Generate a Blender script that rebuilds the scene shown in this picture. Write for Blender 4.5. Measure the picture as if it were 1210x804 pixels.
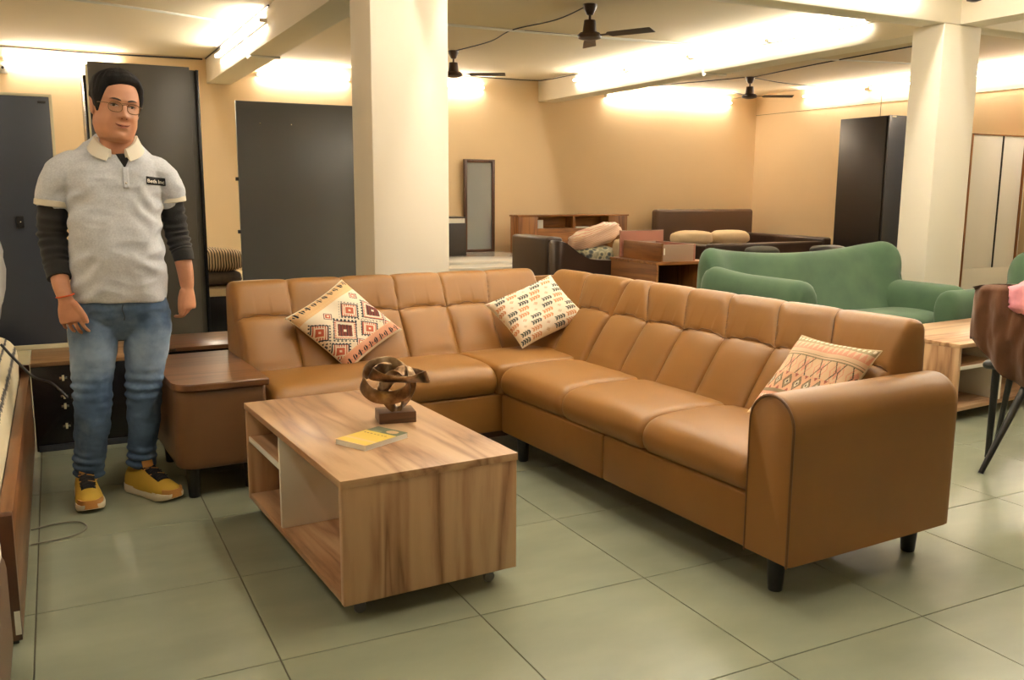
import bpy, bmesh, math, random
from mathutils import Vector, Matrix, noise

# ------------------------------------------------------------------ camera, world, exposure
scene = bpy.context.scene
for o in list(bpy.data.objects):
    bpy.data.objects.remove(o)
R = math.radians
YAW, PITCH, ROLL = 0.469804, 0.165209, -0.005207
cam_data = bpy.data.cameras.new('camera')
cam_data.sensor_fit = 'HORIZONTAL'
cam_data.sensor_width = 36.0
cam_data.lens = 1059.47 / 1210 * 36.0
cam_data.clip_start = 0.05
cam = bpy.data.objects.new('camera', cam_data)
scene.collection.objects.link(cam)
_f0 = Vector((math.sin(YAW), math.cos(YAW), 0)); _r0 = Vector((math.cos(YAW), -math.sin(YAW), 0)); _up = Vector((0, 0, 1))
_f = _f0 * math.cos(PITCH) - _up * math.sin(PITCH)
_d = -(_up * math.cos(PITCH) + _f0 * math.sin(PITCH))
_r = _r0 * math.cos(ROLL) + _d * math.sin(ROLL)
_d2 = -_r0 * math.sin(ROLL) + _d * math.cos(ROLL)
m4 = Matrix.Identity(4)
for i in range(3):
    m4[i][0] = _r[i]; m4[i][1] = -_d2[i]; m4[i][2] = -_f[i]
m4[0][3], m4[1][3], m4[2][3] = 0, 0, 1.2691
cam.matrix_world = m4
scene.camera = cam

world = bpy.data.worlds.new('world'); scene.world = world
world.use_nodes = True
world.node_tree.nodes['Background'].inputs[0].default_value = (1.0, 0.93, 0.8, 1)
world.node_tree.nodes['Background'].inputs[1].default_value = 0.15
scene.view_settings.view_transform = 'Standard'
scene.view_settings.look = 'None'
scene.view_settings.exposure = 0.56
scene.view_settings.gamma = 1.0
scene.view_settings.use_curve_mapping = False
TUBE_POWER = 70.0                      # radiance of every fluorescent tube
TUBE_COLOR = (1.0, 0.94, 0.84)

# ------------------------------------------------------------------ helpers
COL = scene.collection
random.seed(5)

def srgb(r, g, b):
    f = lambda c: (c / 255 / 12.92) if c / 255 <= 0.04045 else ((c / 255 + 0.055) / 1.055) ** 2.4
    return (f(r), f(g), f(b), 1.0)

MATS = {}
def new_mat(name):
    m = bpy.data.materials.new(name); m.use_nodes = True
    MATS[name] = m
    nt = m.node_tree
    return m, nt, nt.nodes['Principled BSDF']

def plain(name, col, rough=0.5, metal=0.0, spec=0.5, bump=0.0, bscale=200.0, vary=0.0, vscale=4.0, coat=0.0, sheen=0.0):
    m, nt, b = new_mat(name)
    b.inputs['Base Color'].default_value = col
    b.inputs['Roughness'].default_value = rough
    b.inputs['Metallic'].default_value = metal
    b.inputs['Specular IOR Level'].default_value = spec
    if coat: b.inputs['Coat Weight'].default_value = coat
    if sheen:
        b.inputs['Sheen Weight'].default_value = sheen
    tc = nt.nodes.new('ShaderNodeTexCoord')
    n = nt.nodes.new('ShaderNodeTexNoise'); n.inputs['Scale'].default_value = vscale; n.inputs['Detail'].default_value = 4
    nt.links.new(tc.outputs['Object'], n.inputs['Vector'])
    if vary:
        mx = nt.nodes.new('ShaderNodeMix'); mx.data_type = 'RGBA'
        mx.inputs[6].default_value = tuple(c * (1 - vary) for c in col[:3]) + (1,)
        mx.inputs[7].default_value = tuple(min(1, c * (1 + vary)) for c in col[:3]) + (1,)
        nt.links.new(n.outputs['Fac'], mx.inputs[0]); nt.links.new(mx.outputs[2], b.inputs['Base Color'])
    if bump:
        n2 = nt.nodes.new('ShaderNodeTexNoise'); n2.inputs['Scale'].default_value = bscale; n2.inputs['Detail'].default_value = 3
        nt.links.new(tc.outputs['Object'], n2.inputs['Vector'])
        bp = nt.nodes.new('ShaderNodeBump'); bp.inputs['Strength'].default_value = bump; bp.inputs['Distance'].default_value = 0.002
        nt.links.new(n2.outputs['Fac'], bp.inputs['Height']); nt.links.new(bp.outputs['Normal'], b.inputs['Normal'])
    return m

def ramp(nt, stops):
    r = nt.nodes.new('ShaderNodeValToRGB')
    el = r.color_ramp.elements
    while len(el) < len(stops): el.new(0.5)
    for e, (p, c) in zip(el, stops): e.position = p; e.color = c
    return r

def wood(name, axis, light, mid, dark, rough=0.35, scale=1.0, off=(0, 0, 0), strength=0.5):
    """procedural board: grain streaks stretched along one axis, with broad cathedral bands"""
    m, nt, b = new_mat(name)
    tc = nt.nodes.new('ShaderNodeTexCoord')
    mp = nt.nodes.new('ShaderNodeMapping')
    sc = [9.0 * scale] * 3; sc['xyz'.index(axis)] = 0.85 * scale
    mp.inputs['Scale'].default_value = sc; mp.inputs['Location'].default_value = off
    nt.links.new(tc.outputs['Object'], mp.inputs['Vector'])
    n1 = nt.nodes.new('ShaderNodeTexNoise'); n1.inputs['Scale'].default_value = 0.75; n1.inputs['Detail'].default_value = 2; n1.inputs['Distortion'].default_value = 0.6
    nt.links.new(mp.outputs['Vector'], n1.inputs['Vector'])
    mul = nt.nodes.new('ShaderNodeMath'); mul.operation = 'MULTIPLY'; mul.inputs[1].default_value = 7.5
    nt.links.new(n1.outputs['Fac'], mul.inputs[0])
    fr = nt.nodes.new('ShaderNodeMath'); fr.operation = 'PINGPONG'; fr.inputs[1].default_value = 1.0
    nt.links.new(mul.outputs[0], fr.inputs[0])
    n2 = nt.nodes.new('ShaderNodeTexNoise'); n2.inputs['Scale'].default_value = 5.5; n2.inputs['Detail'].default_value = 5; n2.inputs['Roughness'].default_value = 0.65
    nt.links.new(mp.outputs['Vector'], n2.inputs['Vector'])
    mixn = nt.nodes.new('ShaderNodeMix'); mixn.inputs[0].default_value = strength
    nt.links.new(fr.outputs[0], mixn.inputs[2]); nt.links.new(n2.outputs['Fac'], mixn.inputs[3])
    rp = ramp(nt, [(0.12, dark), (0.34, mid), (0.62, light), (0.95, tuple(min(1, c * 1.12) for c in light[:3]) + (1,))])
    nt.links.new(mixn.outputs[0], rp.inputs[0])
    nt.links.new(rp.outputs[0], b.inputs['Base Color'])
    b.inputs['Roughness'].default_value = rough
    return m

class MB:
    """collects shapes; build() links them as one mesh object"""
    def __init__(s): s.v = []; s.f = []; s.mi = []; s.cur = 0
    def add(s, vs, fs):
        o = len(s.v); s.v += [tuple(v) for v in vs]; s.f += [tuple(i + o for i in f) for f in fs]; s.mi += [s.cur] * len(fs); return s
    def box(s, x0, x1, y0, y1, z0, z1):
        return s.add([(x0, y0, z0), (x1, y0, z0), (x1, y1, z0), (x0, y1, z0), (x0, y0, z1), (x1, y0, z1), (x1, y1, z1), (x0, y1, z1)],
                     [(0, 3, 2, 1), (4, 5, 6, 7), (0, 1, 5, 4), (1, 2, 6, 5), (2, 3, 7, 6), (3, 0, 4, 7)])
    def rings(s, rings, cap=True, closed=False):
        n = len(rings[0]); vs = [p for r in rings for p in r]; fs = []
        m = len(rings)
        for i in range(m - (0 if closed else 1)):
            a, c = i * n, ((i + 1) % m) * n
            for j in range(n):
                k = (j + 1) % n
                fs.append((a + j, a + k, c + k, c + j))
        if cap and not closed:
            fs.append(tuple(range(n - 1, -1, -1))); fs.append(tuple((m - 1) * n + j for j in range(n)))
        return s.add(vs, fs)
    def tube(s, pts, rad, seg=10, closed=False):
        pts = [Vector(p) for p in pts]; n = len(pts)
        if not hasattr(rad, '__len__'): rad = [rad] * n
        rings = []; up = None
        for i, p in enumerate(pts):
            if closed: t = (pts[(i + 1) % n] - pts[i - 1])
            else: t = pts[min(i + 1, n - 1)] - pts[max(i - 1, 0)]
            t.normalize()
            if up is None:
                up = Vector((0, 0, 1)) if abs(t.z) < 0.9 else Vector((0, 1, 0))
            a = (up - t * up.dot(t)); a.normalize(); bb = t.cross(a); up = a
            rings.append([p + (a * math.cos(q) + bb * math.sin(q)) * rad[i] for q in [2 * math.pi * k / seg for k in range(seg)]])
        return s.rings(rings, True, closed)
    def lathe(s, prof, c=(0, 0, 0), seg=24, axis='z'):
        rings = []
        for r, z in prof:
            ring = []
            for k in range(seg):
                q = 2 * math.pi * k / seg; x, y = r * math.cos(q), r * math.sin(q)
                p = (x, y, z) if axis == 'z' else ((x, z, y) if axis == 'y' else (z, x, y))
                ring.append((p[0] + c[0], p[1] + c[1], p[2] + c[2]))
            rings.append(ring)
        return s.rings(rings)
    def ball(s, c, r, seg=12, rng=8):
        if not hasattr(r, '__len__'): r = (r, r, r)
        rings = []
        for i in range(rng + 1):
            t = math.pi * (0.02 + 0.96 * i / rng) - math.pi / 2
            rings.append([(c[0] + r[0] * math.cos(t) * math.cos(q), c[1] + r[1] * math.cos(t) * math.sin(q), c[2] + r[2] * math.sin(t)) for q in [2 * math.pi * k / seg for k in range(seg)]])
        return s.rings(rings)
    def build(s, name, mat, parent=None, smooth=True, bevel=0.0, bseg=2, subsurf=0, angle=40):
        me = bpy.data.meshes.new(name)
        me.from_pydata(s.v, [], s.f)
        bm = bmesh.new(); bm.from_mesh(me)
        bmesh.ops.recalc_face_normals(bm, faces=bm.faces)
        if bevel:
            es = [e for e in bm.edges if len(e.link_faces) == 2 and e.calc_face_angle(0) > 0.6]
            bmesh.ops.bevel(bm, geom=es, offset=bevel, segments=bseg, affect='EDGES', profile=0.5, clamp_overlap=True)
        bm.to_mesh(me); bm.free()
        if not bevel and len(set(s.mi)) > 1:
            for p, k in zip(me.polygons, s.mi): p.material_index = k
        for mm in (mat if isinstance(mat, (list, tuple)) else [mat]):
            me.materials.append(MATS[mm] if isinstance(mm, str) else mm)
        if smooth:
            me.polygons.foreach_set('use_smooth', [True] * len(me.polygons))
            me.set_sharp_from_angle(angle=R(angle))
        o = bpy.data.objects.new(name, me); COL.objects.link(o)
        if subsurf:
            md = o.modifiers.new('s', 'SUBSURF'); md.levels = md.render_levels = subsurf
        if parent: o.parent = parent
        return o

def bx(name, mat, x0, x1, y0, y1, z0, z1, parent=None, bevel=0.004, bseg=2):
    return MB().box(min(x0, x1), max(x0, x1), min(y0, y1), max(y0, y1), min(z0, z1), max(z0, z1)).build(name, mat, parent, True, bevel, bseg)

def thing(name, label, cat, loc=(0, 0, 0), rz=0, group=None):
    o = bpy.data.objects.new(name, None); COL.objects.link(o)
    o.empty_display_size = 0.1
    o.location = loc; o.rotation_euler = (0, 0, R(rz))
    return tag(o, label, cat, group)

def tag(o, label, cat, group=None):
    o['label'] = label; o['category'] = cat
    if group: o['group'] = group
    return o

def struct(o): o['kind'] = 'structure'; return o

def copy_tree(o, parent=None):
    c = o.copy(); COL.objects.link(c); c.parent = parent
    if parent is not None: c.matrix_parent_inverse = o.matrix_parent_inverse.copy()
    for ch in list(o.children): copy_tree(ch, c)
    return c

# ------------------------------------------------------------------ materials of the room
H = 2.854; SOF = 2.555; YW = 11.9; XW = 10.6; XL = -3.6; YF = -6.5
plain('wall_paint', srgb(240, 210, 165), 0.75, bump=0.15, bscale=60, vary=0.04, vscale=1.2)
plain('ceiling_paint', srgb(234, 218, 186), 0.85, vary=0.03, vscale=0.8)
plain('beam_paint', srgb(246, 236, 214), 0.7, vary=0.02, vscale=1.0)
plain('grout', srgb(84, 78, 62), 0.9)
plain('white_plastic', srgb(238, 234, 222), 0.4)
plain('black_cable', srgb(24, 20, 18), 0.5)
plain('black_metal', srgb(18, 17, 17), 0.35, spec=0.5)
plain('chrome', srgb(210, 208, 200), 0.2, 1.0)

def tile_mat():
    m, nt, b = new_mat('floor_tile')
    tc = nt.nodes.new('ShaderNodeTexCoord'); oi = nt.nodes.new('ShaderNodeObjectInfo')
    n = nt.nodes.new('ShaderNodeTexNoise'); n.inputs['Scale'].default_value = 1.6; n.inputs['Detail'].default_value = 5; n.inputs['Roughness'].default_value = 0.5
    geo = nt.nodes.new('ShaderNodeNewGeometry')
    mp = nt.nodes.new('ShaderNodeMapping'); mp.inputs['Scale'].default_value = (1, 2.2, 1)
    nt.links.new(geo.outputs['Position'], mp.inputs['Vector'])
    nt.links.new(mp.outputs['Vector'], n.inputs['Vector'])
    rp = ramp(nt, [(0.28, srgb(128, 133, 112)), (0.72, srgb(147, 151, 128))])
    nt.links.new(n.outputs['Fac'], rp.inputs[0])
    hs = nt.nodes.new('ShaderNodeHueSaturation')
    mr = nt.nodes.new('ShaderNodeMapRange'); mr.inputs[3].default_value = 0.94; mr.inputs[4].default_value = 1.05
    nt.links.new(oi.outputs['Random'], mr.inputs[0]); nt.links.new(mr.outputs[0], hs.inputs['Value'])
    nt.links.new(rp.outputs[0], hs.inputs['Color']); nt.links.new(hs.outputs[0], b.inputs['Base Color'])
    b.inputs['Roughness'].default_value = 0.27
    b.inputs['Specular IOR Level'].default_value = 0.45
    n2 = nt.nodes.new('ShaderNodeTexNoise'); n2.inputs['Scale'].default_value = 9; n2.inputs['Detail'].default_value = 4
    nt.links.new(geo.outputs['Position'], n2.inputs['Vector'])
    r2 = nt.nodes.new('ShaderNodeMapRange'); r2.inputs[3].default_value = 0.25; r2.inputs[4].default_value = 0.29
    pass
tile_mat()

# ------------------------------------------------------------------ room shell
floor = struct(bx('floor', 'grout', XL - .1, XW + .1, YF - .1, YW + .1, -0.12, -0.0035, bevel=0))
T = 0.6; X0, Y0 = -0.1308, 2.9071
def tile_mesh():
    h = T / 2 - 0.0016
    return MB().box(-h, h, -h, h, -0.012, 0)
_tile = tile_mesh().build('floor_tile', 'floor_tile', floor, False, 0.0012, 1)
rest = MB(); first = True
for i in range(-6, 18):
    for j in range(-16, 16):
        cx = X0 + (i + .5) * T; cy = Y0 + (j + .5) * T
        if not (XL - .25 < cx < XW + .25 and YF - .25 < cy < YW + .25): continue
        near = (-1.3 < cx < 7.0 and 1.0 < cy < 6.2)
        if near:
            if first: o = _tile; first = False
            else:
                o = _tile.copy(); COL.objects.link(o)
            o.location = (cx, cy, 0)
        else:
            h = T / 2 - 0.0016; rest.box(cx - h, cx + h, cy - h, cy + h, -0.012, 0)
ro = rest.build('floor_tile_field', 'floor_tile', floor, False); ro['kind'] = 'stuff'
struct(bx('ceiling', 'ceiling_paint', XL - .1, XW + .1, YF - .1, YW + .1, H, H + .12, bevel=0))
struct(bx('wall_back', 'wall_paint', XL - .1, XW + .1, YW, YW + .12, 0, H, bevel=0))
wr = struct(bx('wall_right', 'wall_paint', XW, XW + .12, YF, YW, 0, H, bevel=0))
struct(bx('wall_left', 'wall_paint', XL - .12, XL, YF, YW, 0, H, bevel=0))
struct(bx('wall_front', 'wall_paint', XL, XW, YF - .12, YF, 0, H, bevel=0))
bx('panel_joint', 'grout', XW - .004, XW, YF, YW, 2.525, 2.53, wr, bevel=0)
bx('panel_joint', 'grout', XW - .004, XW, 9.33, 9.335, 2.0, H, wr, bevel=0)
struct(bx('baseboard_back', 'wall_paint', XL, XW, YW - .012, YW, 0, .1, bevel=.003))
struct(bx('baseboard_right', 'wall_paint', XW - .012, XW, YF, YW - .012, 0, .1, bevel=.003))
# beams: along y at the two column lines, across x at the right-hand column
B1 = (1.80, 2.09); B2 = (6.45, 6.75)
struct(bx('trim_1', 'beam_paint', B1[0], B1[1], 5.115, YW, SOF, H, bevel=.004))
struct(bx('trim_2', 'beam_paint', B2[0], B2[1], 5.115, YW, SOF, H, bevel=.004))
struct(bx('trim_5', 'beam_paint', B1[0], B1[1], YF, 4.90, SOF, H, bevel=.004))
struct(bx('trim_3', 'beam_paint', XL, XW, 4.90, 5.115, SOF, H, bevel=.004))
struct(bx('trim_4', 'beam_paint', 6.36, 6.60, YF, 4.90, SOF, H, bevel=.004))
struct(bx('column', 'beam_paint', 1.61, 2.072, 4.90, 5.27, 0, SOF, bevel=.01))
struct(bx('column', 'beam_paint', 6.19, 6.62, 4.90, 5.19, 0, SOF, bevel=.01))

# ------------------------------------------------------------------ fluorescent tubes
m, nt, b = new_mat('tube_glow')
b.inputs['Base Color'].default_value = (1, 1, 1, 1)
b.inputs['Emission Color'].default_value = TUBE_COLOR + (1,)
b.inputs['Emission Strength'].default_value = TUBE_POWER

def make_tube_light():
    """1.2 m batten along local x, mounted against local +y side"""
    t = thing('tube_light', '', 'lamp')
    MB().box(-.61, .61, -.022, 0, -.02, .02).build('fitting', 'white_plastic', t, True, .003)
    MB().lathe([(.004, -.59), (.0135, -.588), (.0135, .588), (.004, .59)], (0, -.05, 0), 12, 'x').build('tube', 'tube_glow', t)
    for s in (-1, 1):
        MB().box(s * .6 - .012, s * .6 + .012, -.066, -.01, -.017, .017).build('end_cap', 'white_plastic', t, True, .002)
    return t
_tl = make_tube_light(); _tl_used = False
def tube_light(x, y, z, rz, label, group):
    global _tl_used
    t = _tl if not _tl_used else copy_tree(_tl)
    _tl_used = True
    t.location = (x, y, z); t.rotation_euler = (0, 0, R(rz)); tag(t, label, 'lamp', group)
    return t
GB = 'tube lights on the back wall'
NTH = ('first', 'second', 'third', 'fourth', 'fifth')
for x, where in ((8.2, 'above the padded bed headboard'), (9.42, 'next to the corner of the right wall'), (3.0, 'above the slate grey door'), (4.95, 'above the tall narrow mirror'),
                 (0.22, 'above the navy door'), (-1.3, 'left of the security camera'), (-2.6, 'near the left wall')):
    tube_light(x, YW, 2.70, 0, 'white fluorescent tube light on the back wall ' + where, GB)
for k, y in enumerate((10.2, 8.9, 7.6, 6.3, 3.5)):
    tube_light(XW, y, 2.74, -90, NTH[k] + ' fluorescent tube light from the back corner along the right wall', 'tube lights on the right wall')
for k, y in enumerate((10.2, 8.97, 3.9, 2.2, -2)):
    tube_light(B1[0], y, 2.74, -90, NTH[k] + ' fluorescent tube light from the back wall on the beam over the grey doors', 'tube lights on the beam by the cream column')
for k, y in enumerate((10.2, 8.95, 7.7, 6.45)):
    tube_light(B2[0], y, 2.745, -90, NTH[k] + ' fluorescent tube light from the back wall on the beam beside the fans', 'tube lights on the far beam')
for k, y in enumerate((3.6, 2.2, -2.6)):
    tube_light(6.36, y, 2.745, -90, NTH[k] + ' fluorescent tube light from the right column along the beam', 'tube lights on the near beam')
for k, x in enumerate((2.75, 4.0, 5.25, 8.0, 9.4)):
    tube_light(x, 4.90, 2.745, 0, NTH[k] + ' fluorescent tube light from the broad column along the cross beam', 'tube lights on the cross beam')
for y in (7, 3):
    tube_light(XL, y, 2.7, 90, 'white fluorescent tube light mounted high on the left wall', 'tube lights on the left wall')
for y in (3.9, 2.2, -2):  # unseen tubes added to strengthen the light from the camera side
    tube_light(B1[1], y, 2.74, 90, 'added unseen fluorescent tube light on the sofa side of the near beam', 'added tube lights on the sofa side of the near beam')
for x in ():
    tube_light(x, YF, 2.7, 180, 'white fluorescent tube light mounted high on the entrance wall', 'tube lights on the entrance wall')
def added_ceiling_tube(x, y):  # unseen tube, added to brighten the column and upward faces from overhead
    t = tube_light(x, y, H, 90, 'added unseen fluorescent tube light fixed flat to the ceiling for overhead fill', 'added fill tube lights on the ceiling')
    t.rotation_euler = (R(90), 0, R(90))
for x, y in ((4.2, 3.6), (4.2, 2.3), (3.1, 3.0), (-.6, 2.6), (8.5, 3.0)): added_ceiling_tube(x, y)
# ------------------------------------------------------------------ leather sectional sofa
def leather(name, col, rough=0.38):
    m, nt, b = new_mat(name)
    tc = nt.nodes.new('ShaderNodeTexCoord')
    n = nt.nodes.new('ShaderNodeTexNoise'); n.inputs['Scale'].default_value = 3; n.inputs['Detail'].default_value = 5
    nt.links.new(tc.outputs['Object'], n.inputs['Vector'])
    rp = ramp(nt, [(0.3, tuple(c * .92 for c in col[:3]) + (1,)), (0.7, tuple(c * 1.08 for c in col[:3]) + (1,))])
    nt.links.new(n.outputs['Fac'], rp.inputs[0]); nt.links.new(rp.outputs[0], b.inputs['Base Color'])
    v = nt.nodes.new('ShaderNodeTexVoronoi'); v.inputs['Scale'].default_value = 420
    nt.links.new(tc.outputs['Object'], v.inputs['Vector'])
    bp = nt.nodes.new('ShaderNodeBump'); bp.inputs['Strength'].default_value = 0.12; bp.inputs['Distance'].default_value = 0.001
    nt.links.new(v.outputs['Distance'], bp.inputs['Height']); nt.links.new(bp.outputs['Normal'], b.inputs['Normal'])
    b.inputs['Roughness'].default_value = rough; b.inputs['Specular IOR Level'].default_value = 0.4
    return m
leather('tan_leather', srgb(135, 93, 42), 0.42)
leather('seam_leather', srgb(96, 62, 28), 0.5)
leather('dark_leather', srgb(62, 44, 34), 0.35)
leather('brown_leather', srgb(96, 72, 54), 0.45)

SOFA = (1.944, 1.945, 0); SROT = 3
sofa = thing('sectional_sofa', 'large tan leather L-shaped sectional sofa with tufted backrest and one rounded arm', 'sofa', SOFA, SROT)

def path_resample(pts, n):
    pts = [Vector((p[0], p[1], 0)) for p in pts]
    L = [0]
    for a, b in zip(pts, pts[1:]): L.append(L[-1] + (b - a).length)
    out = []
    for k in range(n):
        d = L[-1] * k / (n - 1); i = 0
        while i < len(L) - 2 and L[i + 1] < d: i += 1
        t = (d - L[i]) / max(1e-9, L[i + 1] - L[i])
        out.append(pts[i].lerp(pts[i + 1], min(1, t)))
    return out, L[-1]

def smooth_path(pts, it=2):
    for _ in range(it):
        q = [pts[0]]
        for a, b in zip(pts, pts[1:]):
            q += [(a[0] * .75 + b[0] * .25, a[1] * .75 + b[1] * .25), (a[0] * .25 + b[0] * .75, a[1] * .25 + b[1] * .75)]
        q.append(pts[-1]); pts = q
    return pts

def cellpuff(x, edges, p=3.0):
    """0 at the seams, 1 in the middle of a panel"""
    for a, b in zip(edges, edges[1:]):
        if a <= x <= b:
            t = abs(2 * (x - a) / (b - a) - 1)
            return (1 - t ** p)
    return 0

def backrest(name, s0, s1, low, up, place, parent, tuft=0.66, rnd=(1, 1)):
    prof = smooth_path([(.40, .36), (.455, .455), (.53, .57), (.605, .68), (.66, .765), (.70, .823), (.75, .832), (.795, .815), (.80, .74), (.80, .5), (.80, .30)], 2)
    P, L = path_resample(prof, 110)
    N = []
    for i in range(len(P)):
        t = P[min(i + 1, len(P) - 1)] - P[max(i - 1, 0)]; t.normalize()
        N.append(Vector((-t.y, t.x, 0)))   # outward (towards the sitter / up)
    ns = max(8, int((s1 - s0) / 0.0105)); vs = []; n = len(P)
    e_low = [s0] + low + [s1]; e_up = [s0] + up + [s1]
    itop = max(range(n), key=lambda i: P[i].y)
    groove = lambda d, w=.007: .007 * max(0, 1 - abs(d) / w) ** 1.5
    def tuft_at(s): return tuft + .014 * cellpuff(s, e_low, 2.0)
    def first(z_): return next(j for j in range(n) if P[j].y >= z_)
    def shape(s):
        """displaced profile at one position along the backrest"""
        tf = tuft_at(s); it = first(tf); out = []
        for i, (p, nn) in enumerate(zip(P, N)):
            z = p.y; disp = 0
            if i <= itop + 10:
                if i < it:
                    tz = (z - .40) / (tf - .40); q = max(0, 1 - abs(2 * tz - 1) ** 3.5) if tz > 0 else 0
                    if 0 < tz < .5: q = max(q, .75)
                    ee = e_low; amp = .024
                else:
                    f = (i - it) / (itop + 10 - it); q = max(0, 1 - abs(2 * f - 1) ** 3.0); q *= 1 - .75 * max(0, min(1, (f - .45) / .35))
                    w = min(1, max(0, (z - tf) / (.83 - tf))); ee = [s0] + [l + (u - l) * w for l, u in zip(low, up)] + [s1]; amp = .014
                k = cellpuff(s, ee, 4.0 if i < it else 5.0)
                disp = amp * q * (k ** .8) - .004 - groove(z - tf, .010) - groove(min([abs(s - e) for e in ee[1:-1]] + [9])) * (1 if i < it else max(.25, 1 - f))
            d = min(s - s0 if rnd[0] else 9, s1 - s if rnd[1] else 9)
            if d < .03: disp -= .028 * (1 - math.sqrt(max(0, 1 - (1 - d / .03) ** 2)))
            out.append((p.x + nn.x * disp, p.y + nn.y * disp, nn))
        return out, it
    ns = max(8, int((s1 - s0) / 0.006))
    for a in range(ns + 1):
        s = s0 + (s1 - s0) * a / ns
        for x_, z_, _n in shape(s)[0]: vs.append(place(s, x_, z_))
    fs = []
    for a in range(ns):
        for i in range(n - 1):
            fs.append((a * n + i, a * n + i + 1, (a + 1) * n + i + 1, (a + 1) * n + i))
    fs.append(tuple(range(n))); fs.append(tuple(ns * n + i for i in range(n - 1, -1, -1)))
    for a in range(ns): fs.append((a * n + n - 1, a * n, (a + 1) * n, (a + 1) * n + n - 1))
    o = MB().add(vs, fs).build(name, 'tan_leather', parent, True, angle=55)
    # stitched seams lying in the grooves
    st_ = MB(); line = []
    for k in range(60):
        s = s0 + .012 + (s1 - s0 - .024) * k / 59; sh_, it = shape(s); x_, z_, nn = sh_[it]; line.append(place(s, x_ + nn.x * .001, z_ + nn.y * .001))
    st_.tube(line, .0021, 6)
    for l, u in zip(low, up):
        line = []
        sh_, it = shape(l); ib = first(.45)
        for i in range(ib, it + 1, 2): x_, z_, nn = sh_[i]; line.append(place(l, x_ + nn.x * .001, z_ + nn.y * .001))
        for i in range(it + 1, itop + 12, 2):
            w = min(1, max(0, (P[i].y - tuft) / (.83 - tuft))) if i < itop else 1
            s = l + (u - l) * w; x_, z_, nn = shape(s)[0][i]; line.append(place(s, x_ + nn.x * .001, z_ + nn.y * .001))
        st_.tube(line, .0019, 6)
    st_.build('stitching', 'seam_leather', o)
    return o

right = lambda s, d, z: (d, s, z)
VL = 1.83
left = lambda s, d, z: (s, VL + d, z)
backrest('backrest', .14, 1.765, [.40, .67, .95, 1.215, 1.475], [.475, .755, 1.04, 1.31, 1.60], right, sofa)
backrest('backrest', 1.772, 2.45, [2.06], [2.14], right, sofa)
backrest('backrest', -1.09, .62, [-.815, -.535, -.262, .012, .268], [-.805, -.53, -.25, .022, .31], left, sofa)

def seat(name, s0, s1, place, parent, depth=.50, top=.445, nose=True, rnd=True):
    prof = smooth_path([(.03, .302), (.012, .31), (-.006, .345), (-.002, .39), (.03, .428), (.10, top), (.28, top + .004), (.44, top - .005), (depth, top - .03)] if nose else
                       [(.0, .302), (.0, .40), (.005, top - .01), (.03, top - .002), (.2, top), (.40, top), (depth, top - .02)], 2)
    P, L = path_resample(prof, 46); n = len(P)
    N = []
    for i in range(n):
        t = P[min(i + 1, n - 1)] - P[max(i - 1, 0)]; t.normalize(); N.append(Vector((-t.y, t.x, 0)))
    ns = max(10, int((s1 - s0) / .012)); vs = []
    for a in range(ns + 1):
        s = s0 + (s1 - s0) * a / ns; d = min(s - s0, s1 - s)
        e = 0
        if d < .045 and rnd: e = -.020 * (1 - math.sqrt(max(0, 1 - (1 - d / .045) ** 2)))
        bulge = .010 * (1 - abs(2 * (s - s0) / (s1 - s0) - 1) ** 2.4)
        for i, (p, nn) in enumerate(zip(P, N)):
            f = i / (n - 1); k = bulge * math.sin(math.pi * min(1, max(0, f))) + e
            vs.append(place(s, p.x + nn.x * k, p.y + nn.y * k))
    fs = []
    for a in range(ns):
        for i in range(n - 1): fs.append((a * n + i, a * n + i + 1, (a + 1) * n + i + 1, (a + 1) * n + i))
        fs.append((a * n + n - 1, a * n, (a + 1) * n, (a + 1) * n + n - 1))
    fs.append(tuple(range(n))); fs.append(tuple(ns * n + i for i in range(n - 1, -1, -1)))
    return MB().add(vs, fs).build(name, 'tan_leather', parent, True, angle=60)
for a, b in ((.188, .742), (.742, 1.296), (1.296, 1.83)): seat('seat_cushion', a, b, right, sofa)
seat('seat_cushion', -1.075, -.004, left, sofa)
seat('seat_cushion', 0.0, .56, left, sofa, nose=False)
# frames below the seats
bx('base', 'tan_leather', .014, .79, .18, 1.0, .115, .302, sofa, .012, 3)
bx('base', 'tan_leather', .014, .79, 1.003, 1.835, .115, .302, sofa, .012, 3)
bx('base', 'tan_leather', -1.08, .79, VL + .014, 2.62, .115, .302, sofa, .012, 3)
bx('plinth_band', 'dark_leather', -.9, .5, VL + .03, VL + .06, .085, .118, sofa, .003)
# back shell closing the rear of both wings
bx('rear_panel', 'tan_leather', .77, .80, .18, 2.62, .12, .78, sofa, .01)
bx('rear_panel', 'tan_leather', -1.08, .80, 2.60, 2.63, .12, .78, sofa, .01)
# rounded arm at the near end
def arm_profile(w, z0, z1, n=16):
    r = w / 2; pts = [(0, z0), (0, z1 - r * 1.05)]
    for k in range(n + 1):
        q = math.pi - math.pi * k / n
        pts.append((r + r * math.cos(q), z1 - r * 1.05 + r * 1.05 * math.sin(q)))
    pts += [(w, z0)]
    return pts
ap = arm_profile(.185, .12, .655)
rings = []
for u, k in ((-.004, .955), (.004, .985), (.016, 1.0), (.30, 1.008), (.60, 1.006), (.765, 1.0), (.785, .985), (.792, .95)):
    rings.append([(u, .0925 + (p[0] - .0925) * k, .388 + (p[1] - .388) * (k if p[1] > .2 else (k + 1) / 2)) for p in ap])
MB().rings(rings).build('arm', 'tan_leather', sofa, True, angle=60)
MB().tube([(-.002, p[0] * .97 + .003, p[1] - .004 if p[1] > .3 else p[1]) for p in ap], .0045, 8).build('piping', 'seam_leather', sofa)
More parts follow.
